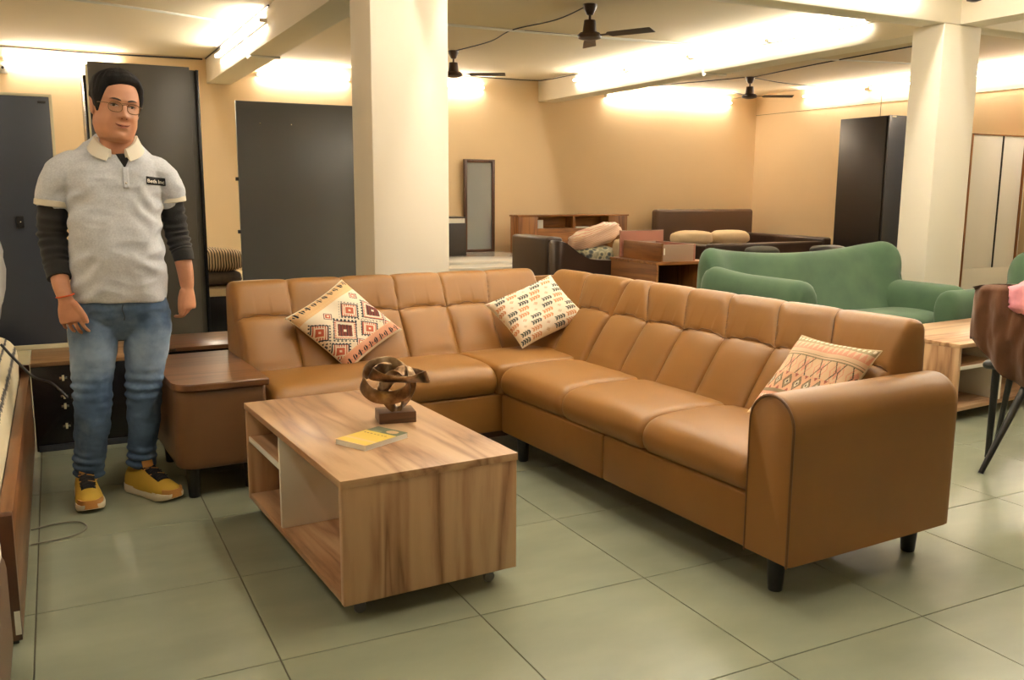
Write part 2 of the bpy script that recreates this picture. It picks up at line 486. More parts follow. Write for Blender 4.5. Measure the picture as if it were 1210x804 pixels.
for (u, v) in ((.06, .10), (.72, .10), (.06, 1.70), (.72, 1.70), (-1.0, 1.93), (-1.0, 2.55), (.70, 2.5)):
    MB().lathe([(.022, 0), (.024, .004), (.031, .118), (.031, .125)], (u, v, 0), 20).build('leg', 'black_metal', sofa)

# ------------------------------------------------------------------ end table with leather body
wood('dark_walnut', 'x', srgb(122, 84, 54), srgb(102, 68, 42), srgb(72, 46, 28), 0.3, 1.2)
leather('end_leather', srgb(108, 77, 50), .36)
end = thing('end_table', 'leather-wrapped end table with dark walnut top joined to the tan sofa', 'table', SOFA, SROT)
def rounded_rect(x0, x1, y0, y1, r, n=6):
    pts = []
    for cx, cy, a in ((x1 - r[1], y0 + r[1], -90), (x1 - r[2], y1 - r[2], 0), (x0 + r[3], y1 - r[3], 90), (x0 + r[0], y0 + r[0], 180)):
        rr = {-90: r[1], 0: r[2], 90: r[3], 180: r[0]}[a]
        for k in range(n + 1):
            q = R(a + 90 * k / n); pts.append((cx + rr * math.cos(q), cy + rr * math.sin(q)))
    return pts
rr = []
for z, k in ((.128, .955), (.134, .98), (.15, .995), (.17, 1.0), (.40, 1.0), (.452, .995), (.458, .985)):
    rr.append([(-1.30 + (p[0] + 1.30) * k, 2.24 + (p[1] - 2.24) * k, z) for p in rounded_rect(-1.462, -1.098, 1.87, 2.60, (.085, .02, .02, .06))])
MB().rings(rr).build('body', 'end_leather', end, True, angle=60)
rr = []
for z, k in ((.461, .99), (.466, 1.0), (.486, 1.0), (.491, .992)):
    rr.append([(-1.30 + (p[0] + 1.30) * k, 2.24 + (p[1] - 2.24) * k, z) for p in rounded_rect(-1.468, -1.09, 1.852, 2.61, (.09, .006, .006, .06))])
MB().rings(rr).build('top', 'dark_walnut', end, True, angle=30)
for u, v in ((-1.40, 1.93), (-1.16, 1.96), (-1.40, 2.5), (-1.16, 2.5)):
    MB().lathe([(.021, 0), (.023, .004), (.03, .13), (.03, .14)], (u, v, 0), 20).build('leg', 'black_metal', end)

# ------------------------------------------------------------------ coffee tables
WL, WM, WD = srgb(196, 160, 122), srgb(168, 128, 92), srgb(118, 82, 54)
wood('walnut_long', 'y', WL, WM, WD, 0.33, 1.0, (0, 0, 3))
wood('walnut_upright', 'z', WL, WM, WD, 0.36, 1.25, (.6, .2, 1.3), .42)
wood('walnut_across', 'x', WL, WM, WD, 0.33, 1.0, (2, 0, 1))
plain('white_board', srgb(242, 238, 224), 0.4); plain('caster_grey', srgb(92, 92, 90), .3)
def coffee_table(name, label, loc, rz, label_box=False):
    t = thing(name, label, 'table', loc, rz)
    W, L, z0, z1 = .585, 1.10, .06, .445
    bx('top', 'walnut_long', -.003, W + .003, -.003, L + .003, z1 - .024, z1, t, .0015)
    bx('end_panel', 'walnut_upright', 0, W, 0, .024, z0, z1 - .0245, t, .001)
    bx('end_panel', 'walnut_upright', 0, W, L - .024, L, z0, z1 - .0245, t, .001)
    bx('bottom_board', 'walnut_long', .002, W, .0245, L - .0245, z0, z0 + .022, t, .001)
    bx('divider', 'white_board', .004, W - .004, .645, .662, z0 + .0225, z1 - .0245, t, .001)
    bx('back_panel', 'walnut_long', W * .62, W * .62 + .016, .6625, L - .0245, z0 + .0225, z1 - .0245, t, .001)
    sh = bx('shelf', 'walnut_long', .010, W * .62 - .001, .663, L - .0245, .296, .314, t, .001)
    bx('shelf_edge', 'white_board', .004, .0095, .663, L - .0245, .295, .315, sh, .0005)
    for u in (.07, W - .07):
        for v in (.06, L - .06):
            c = MB()
            c.lathe([(.006, -.009), (.018, -.008), (.020, 0), (.018, .008), (.006, .009)], (u, v, .020), 18, 'y').box(u - .014, u + .014, v - .014, v + .014, .036, .06)
            c.build('caster', 'caster_grey', t)
    return t
ct = coffee_table('coffee_table', 'walnut coffee table with white inner divider holding a sculpture and a book', (.681, 2.419, 0), 3.4)
ct2 = coffee_table('coffee_table', 'walnut coffee table with open shelves in front of the green armchair', (5.50, 3.32, 0), 95)
wood('sculpture_wood', 'x', srgb(96, 66, 44), srgb(76, 50, 32), srgb(48, 30, 18), .4, 2.0)
# ------------------------------------------------------------------ sculpture and book on the coffee table
m, nt, b = new_mat('bronze')
tc = nt.nodes.new('ShaderNodeTexCoord'); n = nt.nodes.new('ShaderNodeTexNoise'); n.inputs['Scale'].default_value = 26; n.inputs['Detail'].default_value = 5
nt.links.new(tc.outputs['Object'], n.inputs['Vector'])
rp = ramp(nt, [(0.32, srgb(84, 62, 42)), (0.55, srgb(134, 108, 80)), (0.75, srgb(176, 154, 124))])
nt.links.new(n.outputs['Fac'], rp.inputs[0]); nt.links.new(rp.outputs[0], b.inputs['Base Color'])
b.inputs['Metallic'].default_value = 0.9; b.inputs['Roughness'].default_value = 0.3
bp = nt.nodes.new('ShaderNodeBump'); bp.inputs['Strength'].default_value = 0.25; bp.inputs['Distance'].default_value = 0.002
nt.links.new(n.outputs['Fac'], bp.inputs['Height']); nt.links.new(bp.outputs['Normal'], b.inputs['Normal'])

def catmull(pts, n=14, closed=True):
    out = []; m_ = len(pts); P = [Vector(p) for p in pts]
    for i in range(m_ if closed else m_ - 1):
        p0, p1, p2, p3 = (P[(i - 1) % m_], P[i], P[(i + 1) % m_], P[(i + 2) % m_]) if closed else (P[max(i - 1, 0)], P[i], P[i + 1], P[min(i + 2, m_ - 1)])
        for k in range(n):
            t = k / n
            out.append(.5 * ((2 * p1) + (-p0 + p2) * t + (2 * p0 - 5 * p1 + 4 * p2 - p3) * t * t + (-p0 + 3 * p1 - 3 * p2 + p3) * t ** 3))
    if not closed: out.append(P[-1])
    return out

def ribbon(mb, pts, wdir, w, th):
    """closed band: wdir gives the direction of the band's width at each point"""
    n = len(pts); rings = []
    for i, p in enumerate(pts):
        t = (pts[(i + 1) % n] - pts[i - 1]).normalized()
        wd = Vector(wdir[i]); wd = (wd - t * wd.dot(t)).normalized(); nn = t.cross(wd)
        rings.append([p + wd * (w / 2 * a) + nn * (th / 2 * b) for a, b in ((1, .3), (.8, 1), (0, 1.25), (-.8, 1), (-1, .3), (-1, -.3), (-.8, -1), (0, -.9), (.8, -1), (1, -.3))])
    return mb.rings(rings, True, True)

sc_ = thing('abstract_sculpture', 'bronze looped band sculpture on a dark wood block', 'sculpture', (1.056, 3.010, .4452), -9.6)
bx('base', 'sculpture_wood', -.067, .067, -.05, .05, 0, .04, sc_, .003)
k = MB()
# one continuous band: two tilted loops and a low U joining them
def band(ctrl, wds, w, th):
    P = catmull([Vector(c) for c in ctrl], 14); W_ = catmull([Vector(c) for c in wds], 14)
    ribbon(k, P, W_, w, th)
# left loop: low in front, rising to the back
band([(-.105, .0, .118), (-.075, -.05, .096), (-.015, -.066, .092), (.035, -.04, .108), (.045, .015, .145), (.0, .055, .178), (-.06, .05, .176), (-.098, .03, .150)],
     [(.25, 0, 1), (.15, -.2, 1), (0, -.15, 1), (-.15, -.1, 1), (-.2, .1, 1), (0, .25, 1), (.1, .2, 1), (.2, .1, 1)], .046, .006)
# right loop: high in front, dipping to the right
band([(-.082, -.02, .168), (-.045, -.062, .156), (.02, -.075, .150), (.08, -.05, .150), (.112, .0, .140), (.095, .05, .135), (.04, .06, .150), (-.03, .035, .168)],
     [(.4, -.5, .8), (.2, -.8, .7), (.1, -.85, .7), (-.1, -.6, .9), (-.35, 0, 1), (-.25, .25, 1), (0, .5, 1), (.3, .3, .9)], .042, .006)
# lower U standing on the block
band([(-.05, -.045, .112), (-.030, -.032, .078), (-.006, -.015, .047), (.018, -.004, .045), (.040, .0, .075), (.055, .0, .118), (.045, .015, .158), (-.01, -.01, .150)],
     [(.85, .5, 0), (.85, .5, 0), (.6, .8, 0), (.5, .85, 0), (.85, .5, 0), (.9, .4, 0), (.8, .5, .2), (.8, .5, .2)], .044, .008)
k.build('bands', 'bronze', sc_, True, angle=60).scale = (1.06, 1.06, 1.10)

plain('paper', srgb(240, 236, 222), .7)
def attr_mat(name, rough=.8, sheen=0, bump=0):
    m, nt, b = new_mat(name)
    a = nt.nodes.new('ShaderNodeVertexColor'); a.layer_name = 'print'
    nt.links.new(a.outputs['Color'], b.inputs['Base Color']); b.inputs['Roughness'].default_value = rough
    if bump:
        tc = nt.nodes.new('ShaderNodeTexCoord'); w = nt.nodes.new('ShaderNodeTexNoise'); w.inputs['Scale'].default_value = 500
        nt.links.new(tc.outputs['Object'], w.inputs['Vector'])
        bp = nt.nodes.new('ShaderNodeBump'); bp.inputs['Strength'].default_value = bump; bp.inputs['Distance'].default_value = .002
        nt.links.new(w.outputs['Fac'], bp.inputs['Height']); nt.links.new(bp.outputs['Normal'], b.inputs['Normal'])
    return m
attr_mat('printed_cloth', .85, bump=.3); attr_mat('printed_cover', .4)

def paint(o, fn):
    """store a flat print as one colour per face; fn(face index, centre) -> rgba"""
    me = o.data; ca = me.color_attributes.new('print', 'FLOAT_COLOR', 'CORNER')
    buf = [0.0] * (4 * len(me.loops))
    for p in me.polygons:
        c = fn(p.index, p.center)
        for li in p.loop_indices: buf[4 * li:4 * li + 4] = c
    ca.data.foreach_set('color', buf)

bk = thing('paperback_book', 'yellow-covered paperback book with white pages lying on the coffee table', 'book', (.894, 2.785, .4453), 27)
bx('pages', 'paper', -.098, .098, -.068, .068, .0008, .0165, bk, .001)
nb, mb_ = 84, 56; vs = []; fs = []
for i in range(nb + 1):
    for j in range(mb_ + 1): vs.append((-.1 + .2 * i / nb, -.07 + .14 * j / mb_, .0172))
for i in range(nb):
    for j in range(mb_): q = i * (mb_ + 1) + j; fs.append((q, q + mb_ + 1, q + mb_ + 2, q + 1))
cv = MB().add(vs, fs).build('cover', 'printed_cover', bk, False)
YEL, TAN_, OLV, INK, PNK = srgb(230, 196, 84), srgb(236, 196, 130), srgb(98, 104, 78), srgb(120, 88, 30), srgb(214, 178, 130)
def coverfn(i, c):
    x, y = c.x / .1, c.y / .07
    if x > .42:
        if (x - .72) ** 2 / .03 + (y + .35) ** 2 / .12 < 1: return PNK
        if x < .62 and y > .1 and (y - .4) ** 2 + (x - .52) ** 2 / .3 < .08: return srgb(130, 132, 96)
        return OLV
    if -.62 < x < -.46: return TAN_
    if x < -.93 or x < -.9 and abs(y) > .9: return TAN_
    if .16 < x < .24 and abs(y) < .8:
        return INK if (int((y + 1) * 13) % 3 != 0 and (x < .2 or int((y + 1) * 26) % 2)) else YEL
    return YEL
paint(cv, coverfn)
bx('cover', 'paper', -.1, .1, -.07, .07, 0, .0008, bk, 0)

# ------------------------------------------------------------------ scatter cushions
def cushion(name, label, c, e1, e2, thick, fn, backcol, sag=0.0, res=150):
    """c centre, e1/e2 half edge vectors of the square, fn(a,b) -> colour on the front face"""
    c, e1, e2 = Vector(c), Vector(e1), Vector(e2); nn = e1.cross(e2).normalized()
    o = thing(name, label, 'cushion', c)
    vs = []; fs = []; N = res
    def pt(i, j, side):
        a, b_ = 2 * i / N - 1, 2 * j / N - 1
        ka = 1 - .07 * (1 - abs(b_) ** 2.2) * abs(a) ** 3; kb = 1 - .07 * (1 - abs(a) ** 2.2) * abs(b_) ** 3
        x, y = a * ka, b_ * kb
        h = thick * (max(0, 1 - a ** 4) ** .55) * (max(0, 1 - b_ ** 4) ** .55)
        w = noise.noise(Vector((a * 2.2 + c.x * 9, b_ * 2.2, c.y))) * .010 * (1 - max(abs(a), abs(b_)) ** 4) + .004 * math.sin(9 * a + 5 * b_) * max(abs(a), abs(b_)) ** 2 * (1 - max(abs(a), abs(b_)) ** 8)
        return e1 * x + e2 * y + nn * (side * h + (w if side > 0 else 0))
    for i in range(N + 1):
        for j in range(N + 1): vs.append(pt(i, j, 1))
    for i in range(N):
        for j in range(N): q = i * (N + 1) + j; fs.append((q, q + N + 1, q + N + 2, q + 1))
    fr = MB().add(vs, fs).build('front_cover', 'printed_cloth', o, True, angle=180)
    paint(fr, lambda i, cc: fn(2 * (i // N + .5) / N - 1, 2 * (i % N + .5) / N - 1))
    M_ = 30; vs = []; fs = []
    for i in range(M_ + 1):
        for j in range(M_ + 1): vs.append(pt(i * N / M_, j * N / M_, -1))
    for i in range(M_):
        for j in range(M_): q = i * (M_ + 1) + j; fs.append((q, q + 1, q + M_ + 2, q + M_ + 1))
    MB().add(vs, fs).build('back_cover', backcol, o, True, angle=180)
    rim = [pt(i, 0, 0) for i in range(0, N, 6)] + [pt(N, j, 0) for j in range(0, N, 6)] + [pt(N - i, N, 0) for i in range(0, N, 6)] + [pt(0, N - j, 0) for j in range(0, N, 6)]
    MB().tube(rim, .0022, 6, True).build('seam', backcol, o)
    g = pt(N, N * .84, 0)
    return o
CRM, PCH, PK, RED, BRN, TEAL, BLK = srgb(244, 230, 204), srgb(232, 190, 136), srgb(226, 166, 134), srgb(204, 104, 74), srgb(120, 56, 42), srgb(40, 52, 60), srgb(36, 30, 34)
def dia(a, b, ca, cb, r): return (abs(a - ca) + abs(b - cb)) / r
def pat1(a, b):
    if a < -.60 or a > .66:
        t = abs(a)
        kk = (b * 5.2) % 1 - .5
        if t > .78 and t < .96 and abs(kk) + abs((t - .87) / .10) * .42 < .42 and int(b * 40 + 99) % 3: return BLK
        if t > .96: return CRM
        if t < .69: return srgb(238, 204, 150) if int(b * 60 + 200) % 2 else (PCH if a < 0 else PK)
        return PCH if a < 0 else PK
    a -= .06
    for cb in (-.34, .70, -1.38):
        d = dia(a, b, .12, cb, .40)
        if d < 1.0:
            if d > .90: return TEAL
            if d > .74: return CRM if int((a - b) * 24 + 200) % 2 else RED
            if d > .60: return CRM
            if d > .12: return BRN if int((a + b) * 30 + 200) % 3 else srgb(70, 36, 34)
            return CRM
        if d < 1.20 and int((a - b) * 16 + 100) % 2 == 0 and int((a + b) * 16 + 100) % 2 == 0: return TEAL
    for ca, cb in ((-.22, .18), (.46, .18), (-.22, -.86), (.46, -.86)):
        d = dia(a, b, ca, cb, .29)
        if d < 1:
            if d > .88: return TEAL
            if d > .62: return CRM if int((a + b) * 26 + 200) % 2 else RED
            if d > .44: return CRM
            if d > .14: return RED
            return CRM
        if d < 1.22 and int((a - b) * 18 + 100) % 2 == 0 and int((a + b) * 18 + 100) % 2 == 0: return TEAL
    for ca, cb in ((-.5, .66), (-.42, -.37), (.60, .72), (.60, -.30)):
        d = dia(a, b, ca, cb, .14)
        if d < 1: return BRN if .8 < d else (RED if .3 < d < .6 else CRM)
    return CRM
def pat2(a, b):
    GRN, ORG, SND = srgb(70, 74, 62), srgb(214, 146, 92), srgb(206, 180, 140)
    r = (b + 1) * 5.0; row = int(r); y = (r - row) * 2 - 1
    cc = (a + 1) * 2.9 + .5 * (row % 2) + .21 * row; col = int(cc); x = (cc - col) * 2 - 1
    kind = (col + row * 2) % 3
    if kind == 2:
        d = abs(x) * 1.9 + abs(y) * 1.1
        if d < .28: return SND
        if d < .42: return CRM
        if d < .62: return ORG if (row % 2) else SND
        return CRM
    colr = GRN if kind == 0 else ORG
    if abs(y) < .09 and abs(x) < .86: return colr
    for kx in (-.62, -.2, .2, .62):
        for sy in (-1, 1):
            u, v = x - kx - sy * .02, y - sy * .36
            p, q = u * .8 + v * sy * .35, -u * sy * .4 + v * .9
            if (p / .13) ** 2 + (q / .36) ** 2 < 1: return colr
    return CRM
def pat3(a, b):
    SNDD, GRY, DK = srgb(182, 164, 126), srgb(160, 138, 106), srgb(92, 76, 62)
    LP, PP, MR = srgb(241, 208, 172), srgb(236, 172, 142), srgb(184, 104, 88)
    if b > .82: return CRM if ((a * 9) % 1 - .5) ** 2 + ((b - .91) * 6) ** 2 < .06 else SNDD
    if b > .62: return PP if abs(((a * 8) % 1) - .5) * 2 > (b - .62) * 4 else LP
    if b > .60: return LP
    if b > .50: return LP if b > .52 else GRY
    if b > .44: return GRY if b < .47 else LP
    if b > .02:
        x = (a * 2.6) % 1 - .5; y = (b - .23) / .42
        d = abs(x) + abs(y) * .5
        if abs(abs(x) - abs(y) * .5 - .05) < .03 and abs(x) < .33: return DK
        if .36 < d < .42: return PP
        if d < .2: return PP
        return LP if int(d * 20) % 2 else srgb(244, 208, 164)
    if b > -.42:
        x = (a * 4.2) % 1 - .5; y = (b + .20) / .44
        d = abs(x) + abs(y)
        if d < .10: return DK
        if d < .20: return CRM
        if d < .36: return GRY
        if d < .42: return DK
        if d > .80: return MR
        return srgb(240, 190, 150)
    if b > -.5: return GRY
    if b > -.72: return PP if ((a * 12) % 1 - .5) ** 2 + ((b + .6) * 5) ** 2 > .06 else CRM
    return DK if abs((a * 5) % 1 - .5) + abs(b + .86) * 3 < .4 else CRM
plain('cream_cloth', srgb(232, 214, 182), .9, bump=.3, bscale=300)
plain('navy_cloth', srgb(40, 52, 70), .9, bump=.3, bscale=300)
MS = Matrix.Translation(SOFA) @ Matrix.Rotation(R(SROT), 4, 'Z')
MR3 = Matrix.Rotation(R(SROT), 3, 'Z')
def scush(name, label, corners, thick, fn, back):
    """corners in the sofa's frame: top-left, top-right, bottom-right, bottom-left as seen by a sitter's opposite"""
    tl, tr, br, bl = [Vector(c) for c in corners]
    c = (tl + tr + br + bl) / 4; e1 = ((tr - tl) + (br - bl)) / 4; e2 = ((tl - bl) + (tr - br)) / 4
    return cushion(name, label, MS @ c, MR3 @ e1, MR3 @ e2, thick, fn, back)
# square set on its corner: a runs from the upper-left edge to the lower-right one
L_, T_, R_, B_ = (-.865, 2.33, .632), (-.565, 2.47, .86), (-.285, 2.30, .54), (-.635, 2.20, .45)
def cush_diag(name, label, Lc, Tc, Rc, Bc, thick, fn, back):
    Lc, Tc, Rc, Bc = map(Vector, (Lc, Tc, Rc, Bc)); c = (Lc + Tc + Rc + Bc) / 4
    ea = ((Rc - Tc) + (Bc - Lc)) / 4; eb = ((Tc - Lc) + (Rc - Bc)) / 4
    return cushion(name, label, MS @ c, MR3 @ ea, MR3 @ eb, thick, fn, back)
cush_diag('scatter_cushion', 'cream scatter cushion with large red and black diamond motifs set on its corner', L_, T_, R_, B_, .062, pat1, 'cream_cloth')
cush_diag('scatter_cushion', 'cream scatter cushion printed with orange and green leaf sprigs in the sofa corner', (.17, 2.34, .682), (.555, 2.22, .808), (.62, 2.02, .625), (.30, 2.08, .452), .06,
          lambda a, b: pat2(b, -a), 'cream_cloth')
scush('scatter_cushion', 'peach banded geometric scatter cushion tucked behind the rounded sofa arm', [(.55, .475, .742), (.58, .175, .728), (.38, .20, .45), (.33, .545, .46)], .05, pat3, 'cream_cloth')

# ------------------------------------------------------------------ bed with striped cover at the left
wood('bed_wood', 'y', srgb(124, 84, 52), srgb(104, 68, 40), srgb(78, 48, 28), .32, 1.3)
wood('bed_wood_up', 'z', srgb(84, 50, 28), srgb(70, 40, 22), srgb(50, 28, 15), .35, 1.3)
bed = thing('bed', 'dark wood bed with tall side board under a striped cream cover', 'bed', (0, 0, 0))
bx('side_board', 'bed_wood', -.197, -.160, 2.76, 4.98, .012, .372, bed, .002)
bx('foot_board', 'bed_wood_up', -1.75, -.160, 2.72, 2.7595, .012, .38, bed, .002)
bx('head_board', 'bed_wood_up', -1.75, -.160, 4.981, 5.02, .012, .40, bed, .002)
for x_, y_ in ((-.19, 2.75), (-.19, 4.95), (-1.7, 2.75), (-1.7, 4.95)): bx('foot', 'black_metal', x_ - .02, x_ + .02, y_ - .02, y_ + .02, 0, .012, bed, 0)
bx('bed_base', 'bed_wood', -1.74, -.198, 2.761, 4.98, .2, .3, bed, .002)
lb = bx('price_label', 'white_plastic', -.176, -.161, 2.7185, 2.72, .03, .10, bed, 0)
m, nt, b = new_mat('striped_cover')
tc = nt.nodes.new('ShaderNodeTexCoord'); sx = nt.nodes.new('ShaderNodeSeparateXYZ'); nt.links.new(tc.outputs['Object'], sx.inputs[0])
wv = nt.nodes.new('ShaderNodeTexWave'); wv.wave_type = 'BANDS'; wv.bands_direction = 'X'; wv.inputs['Scale'].default_value = 9; wv.inputs['Distortion'].default_value = 1.2; wv.inputs['Detail'].default_value = 2; wv.inputs['Detail Scale'].default_value = 6
nt.links.new(tc.outputs['Object'], wv.inputs['Vector'])
rp = ramp(nt, [(0.0, srgb(60, 58, 60)), (0.08, srgb(120, 112, 100)), (0.16, srgb(226, 212, 176)), (1.0, srgb(234, 220, 186))])
nt.links.new(wv.outputs['Fac'], rp.inputs[0]); nt.links.new(rp.outputs[0], b.inputs['Base Color']); b.inputs['Roughness'].default_value = .9
rr = []
for y_, kx in ((2.79, .9), (2.81, 1.0), (3.4, 1.0), (4.2, 1.0), (4.88, 1.0), (4.93, .93), (4.955, .75)):
    ring = []
    for px, pz in rounded_rect(-1.73, -.20, .302, .565, (.05, .07, .09, .09), 6):
        w = .006 * math.sin(y_ * 9 + px * 13)
        ring.append((-.95 + (px + .95) * (1 if kx > .95 else .97 + .03 * kx) + w * .4, y_, .43 + (pz - .43) * kx + w))
    rr.append(ring)
tag(MB().rings(rr).build('mattress', 'striped_cover', None, True, angle=60), 'mattress in a cream cover with thin dark stripes on the dark wood bed', 'mattress')
# strap hanging over the side board and its loop on the floor
tag(MB().tube(catmull([(-.25, 4.55, .58), (-.19, 4.52, .50), (-.13, 4.5, .43), (-.06, 4.47, .40), (.0, 4.45, .33)], 8, False), .006, 8).build('carry_strap', 'black_cable', None),
    'dark carrying strap hanging off the striped mattress', 'strap')
plain('grey_cable', srgb(120, 116, 98), .5)
tag(MB().tube(catmull([(-.155, 3.66, .006), (-.08, 3.69, .006), (0.0, 3.68, .006), (.03, 3.60, .006), (-.02, 3.53, .006), (-.155, 3.50, .006)], 8, False), .003, 6).build('floor_cable', 'grey_cable', None),
    'thin grey cable looped on the floor tiles beside the dark bed', 'cable')

# bundles of wrapped goods standing on the striped bed (only their edge is in the picture)
plain('wrap_plastic', srgb(196, 192, 184), .25, vary=.1, vscale=14, bump=.6, bscale=20)
plain('kraft_paper', srgb(176, 166, 124), .7)
def lump(name, mat, c, r, seed, parent=None, amp=.16, label=None, cat=None, sub=(28, 18)):
    mbx = MB(); rings = []
    for i in range(sub[1] + 1):
        t = math.pi * (.01 + .98 * i / sub[1]) - math.pi / 2; ring = []
        for k_ in range(sub[0]):
            q = 2 * math.pi * k_ / sub[0]; d = Vector((math.cos(t) * math.cos(q), math.cos(t) * math.sin(q), math.sin(t)))
            s = 1 + amp * noise.noise(d * 2.3 + Vector((seed, 0, 0))) + amp * .5 * noise.noise(d * 5.5 + Vector((0, seed, 0)))
            d = Vector([math.copysign(abs(v) ** .72, v) for v in d])
            ring.append((c[0] + r[0] * d.x * s, c[1] + r[1] * d.y * s, c[2] + r[2] * d.z * s))
        rings.append(ring)
    o = mbx.rings(rings).build(name, mat, parent, True, angle=60)
    if label: tag(o, label, cat)
    return o
lump('wrapped_bundle', 'wrap_plastic', (-.43, 4.62, .905), (.21, .16, .29), 3, None, .1, 'plastic-wrapped pale bundle standing on the striped mattress', 'bundle')

# low leather seat at the very left in front of the bed, with a white cushion
seat_l = thing('lounge_chair', 'brown leather lounge chair standing at the foot of the dark bed', 'chair', (-.66, 2.22, 0), 0)
rr = []
for y_, k_ in ((-.40, .93), (-.385, .99), (-.36, 1), (.33, 1), (.355, .99), (.37, .93)):
    rr.append([(px * (1 if px < 0 else 1), y_, .21 + (pz - .21) * k_) for px, pz in rounded_rect(-.5, .485, .05, .375, (.02, .02, .09, .03), 6)])
MB().rings(rr).build('seat_body', 'brown_leather', seat_l, True, angle=60)
bx('backrest', 'brown_leather', -.62, -.42, -.40, .37, .1, .80, seat_l, .05, 4)
for x_, y_ in ((-.55, -.33), (-.55, .3), (.40, -.33), (.40, .3)): MB().lathe([(.02, 0), (.026, .055)], (x_, y_, 0), 12).build('leg', 'black_metal', seat_l)
plain('white_cloth', srgb(240, 232, 214), .9)
lump('scatter_cushion', 'white_cloth', (-.36, 2.36, .415), (.19, .13, .05), 7, None, .06, 'plain white cushion lying on the brown leather lounge chair', 'cushion')

# ------------------------------------------------------------------ dark doors and wardrobes on the left
def laminate(name, col, rough=.22, spec=.5):
    return plain(name, col, rough, spec=spec, vary=.05, vscale=3)
laminate('navy_laminate', srgb(56, 61, 70), .34); laminate('charcoal_laminate', srgb(84, 80, 72), .36); laminate('slate_laminate', srgb(104, 103, 100), .3)
laminate('black_laminate', srgb(20, 20, 24), .25); laminate('edge_cream', srgb(214, 204, 168), .4); laminate('black_brown', srgb(40, 33, 28), .42)
wood('oak_ply', 'x', srgb(150, 116, 78), srgb(132, 100, 64), srgb(100, 72, 44), .45, 1.0)

cab = thing('low_cabinet', 'low black cabinet with small metal catches and a brown wooden top', 'cabinet', (0, 0, 0))
bx('body', 'black_laminate', -.15, .46, 4.80, 5.18, .0, .42, cab, .003)
bx('top', 'oak_ply', -.15, .46, 4.795, 5.32, .4205, .44, cab, .002)
bx('skirting', 'navy_laminate', -.14, .45, 4.788, 4.7995, 0, .03, cab, .001)
for z_ in (.36, .27, .22, .12):
    hd = bx('catch', 'chrome', -.03, .005, 4.787, 4.7995, z_ - .006, z_ + .006, cab, .001)
    bx('catch_plate', 'edge_cream', -.018, -.008, 4.785, 4.7868, z_ - .014, z_ + .014, hd, 0)
dp = thing('door_panel', 'navy wardrobe door with cream edging standing on the low cabinet', 'door panel', (0, 0, 0))
bx('board', 'navy_laminate', -.50, .020, 5.215, 5.24, .466, 1.722, dp, .001)
bx('edging', 'edge_cream', .0205, .034, 5.212, 5.243, .441, 1.736, dp, .001)
bx('edging', 'edge_cream', -.50, .020, 5.212, 5.243, .441, .4655, dp, .001)
bx('edging', 'edge_cream', -.50, .020, 5.212, 5.243, 1.7225, 1.736, dp, .001)
lk = bx('lock_plate', 'black_metal', -.168, -.135, 5.203, 5.2145, 1.07, 1.13, dp, .002)
MB().ball((-.150, 5.2, 1.10), .005).build('screw', 'chrome', lk)
bx('brand_plate', 'black_metal', -.032, .005, 5.2115, 5.2148, 1.69, 1.703, dp, .001)

wd = thing('wardrobe', 'tall charcoal wardrobe standing behind the man', 'wardrobe', (0, 0, 0))
bx('body', 'charcoal_laminate', .255, .885, 6.325, 6.85, .0, 2.03, wd, .002)
bx('door', 'charcoal_laminate', .25, .848, 6.30, 6.3245, .03, 2.045, wd, .002)
bx('side_panel', 'black_laminate', .8855, .905, 6.30, 6.86, 0, 2.03, wd, .002)
bx('edging', 'edge_cream', .238, .2495, 6.30, 6.315, .03, 2.03, wd, .001)
bx('door', 'black_laminate', .222, .2375, 6.315, 6.80, .02, 1.96, wd, .002)
w3 = thing('door_panel', 'wide slate grey wardrobe door leaning by the cream column', 'door panel', (0, 0, 0))
bx('board', 'slate_laminate', 1.345, 2.60, 7.50, 7.535, .0, 1.962, w3, .002)
for z_ in (1.35, .93): bx('hinge', 'black_metal', 1.322, 1.3445, 7.49, 7.52, z_ - .014, z_ + .014, w3, .002)
for x_ in (1.53, 1.78): MB().ball((x_, 7.497, 1.79), .008).build('screw', 'chrome', w3)
# striped bedding on a platform between them
plain('platform_board', srgb(196, 172, 128), .5)
pf = thing('storage_bed', 'pale platform bed with a black base behind the tan sofa', 'bed', (0, 0, 0))
bx('deck', 'platform_board', .93, 3.2, 7.60, 9.3, .40, .46, pf, .003)
bx('base', 'black_laminate', .95, 3.15, 7.62, 9.28, 0, .3995, pf, .003)
m, nt, b = new_mat('striped_bolster')
tc = nt.nodes.new('ShaderNodeTexCoord'); wv = nt.nodes.new('ShaderNodeTexWave'); wv.bands_direction = 'X'; wv.inputs['Scale'].default_value = 14; wv.inputs['Distortion'].default_value = 1.5; wv.inputs['Detail'].default_value = 1
nt.links.new(tc.outputs['Object'], wv.inputs['Vector'])
rp = ramp(nt, [(0.0, srgb(54, 46, 40)), (0.3, srgb(110, 90, 66)), (0.5, srgb(214, 176, 124)), (0.9, srgb(232, 202, 156))])
nt.links.new(wv.outputs['Fac'], rp.inputs[0]); nt.links.new(rp.outputs[0], b.inputs['Base Color']); b.inputs['Roughness'].default_value = .9
lump('striped_pillow', 'striped_bolster', (1.13, 7.95, .675), (.32, .22, .10), 2, None, .08, 'tan and black striped pillow on top of a darker one', 'pillow')
plain('dark_stripe', srgb(84, 70, 54), .9, vary=.3, vscale=30)
lump('striped_pillow', 'dark_stripe', (1.13, 7.95, .53), (.28, .22, .066), 4, None, .06, 'dark striped pillow underneath the tan striped pillow', 'pillow')

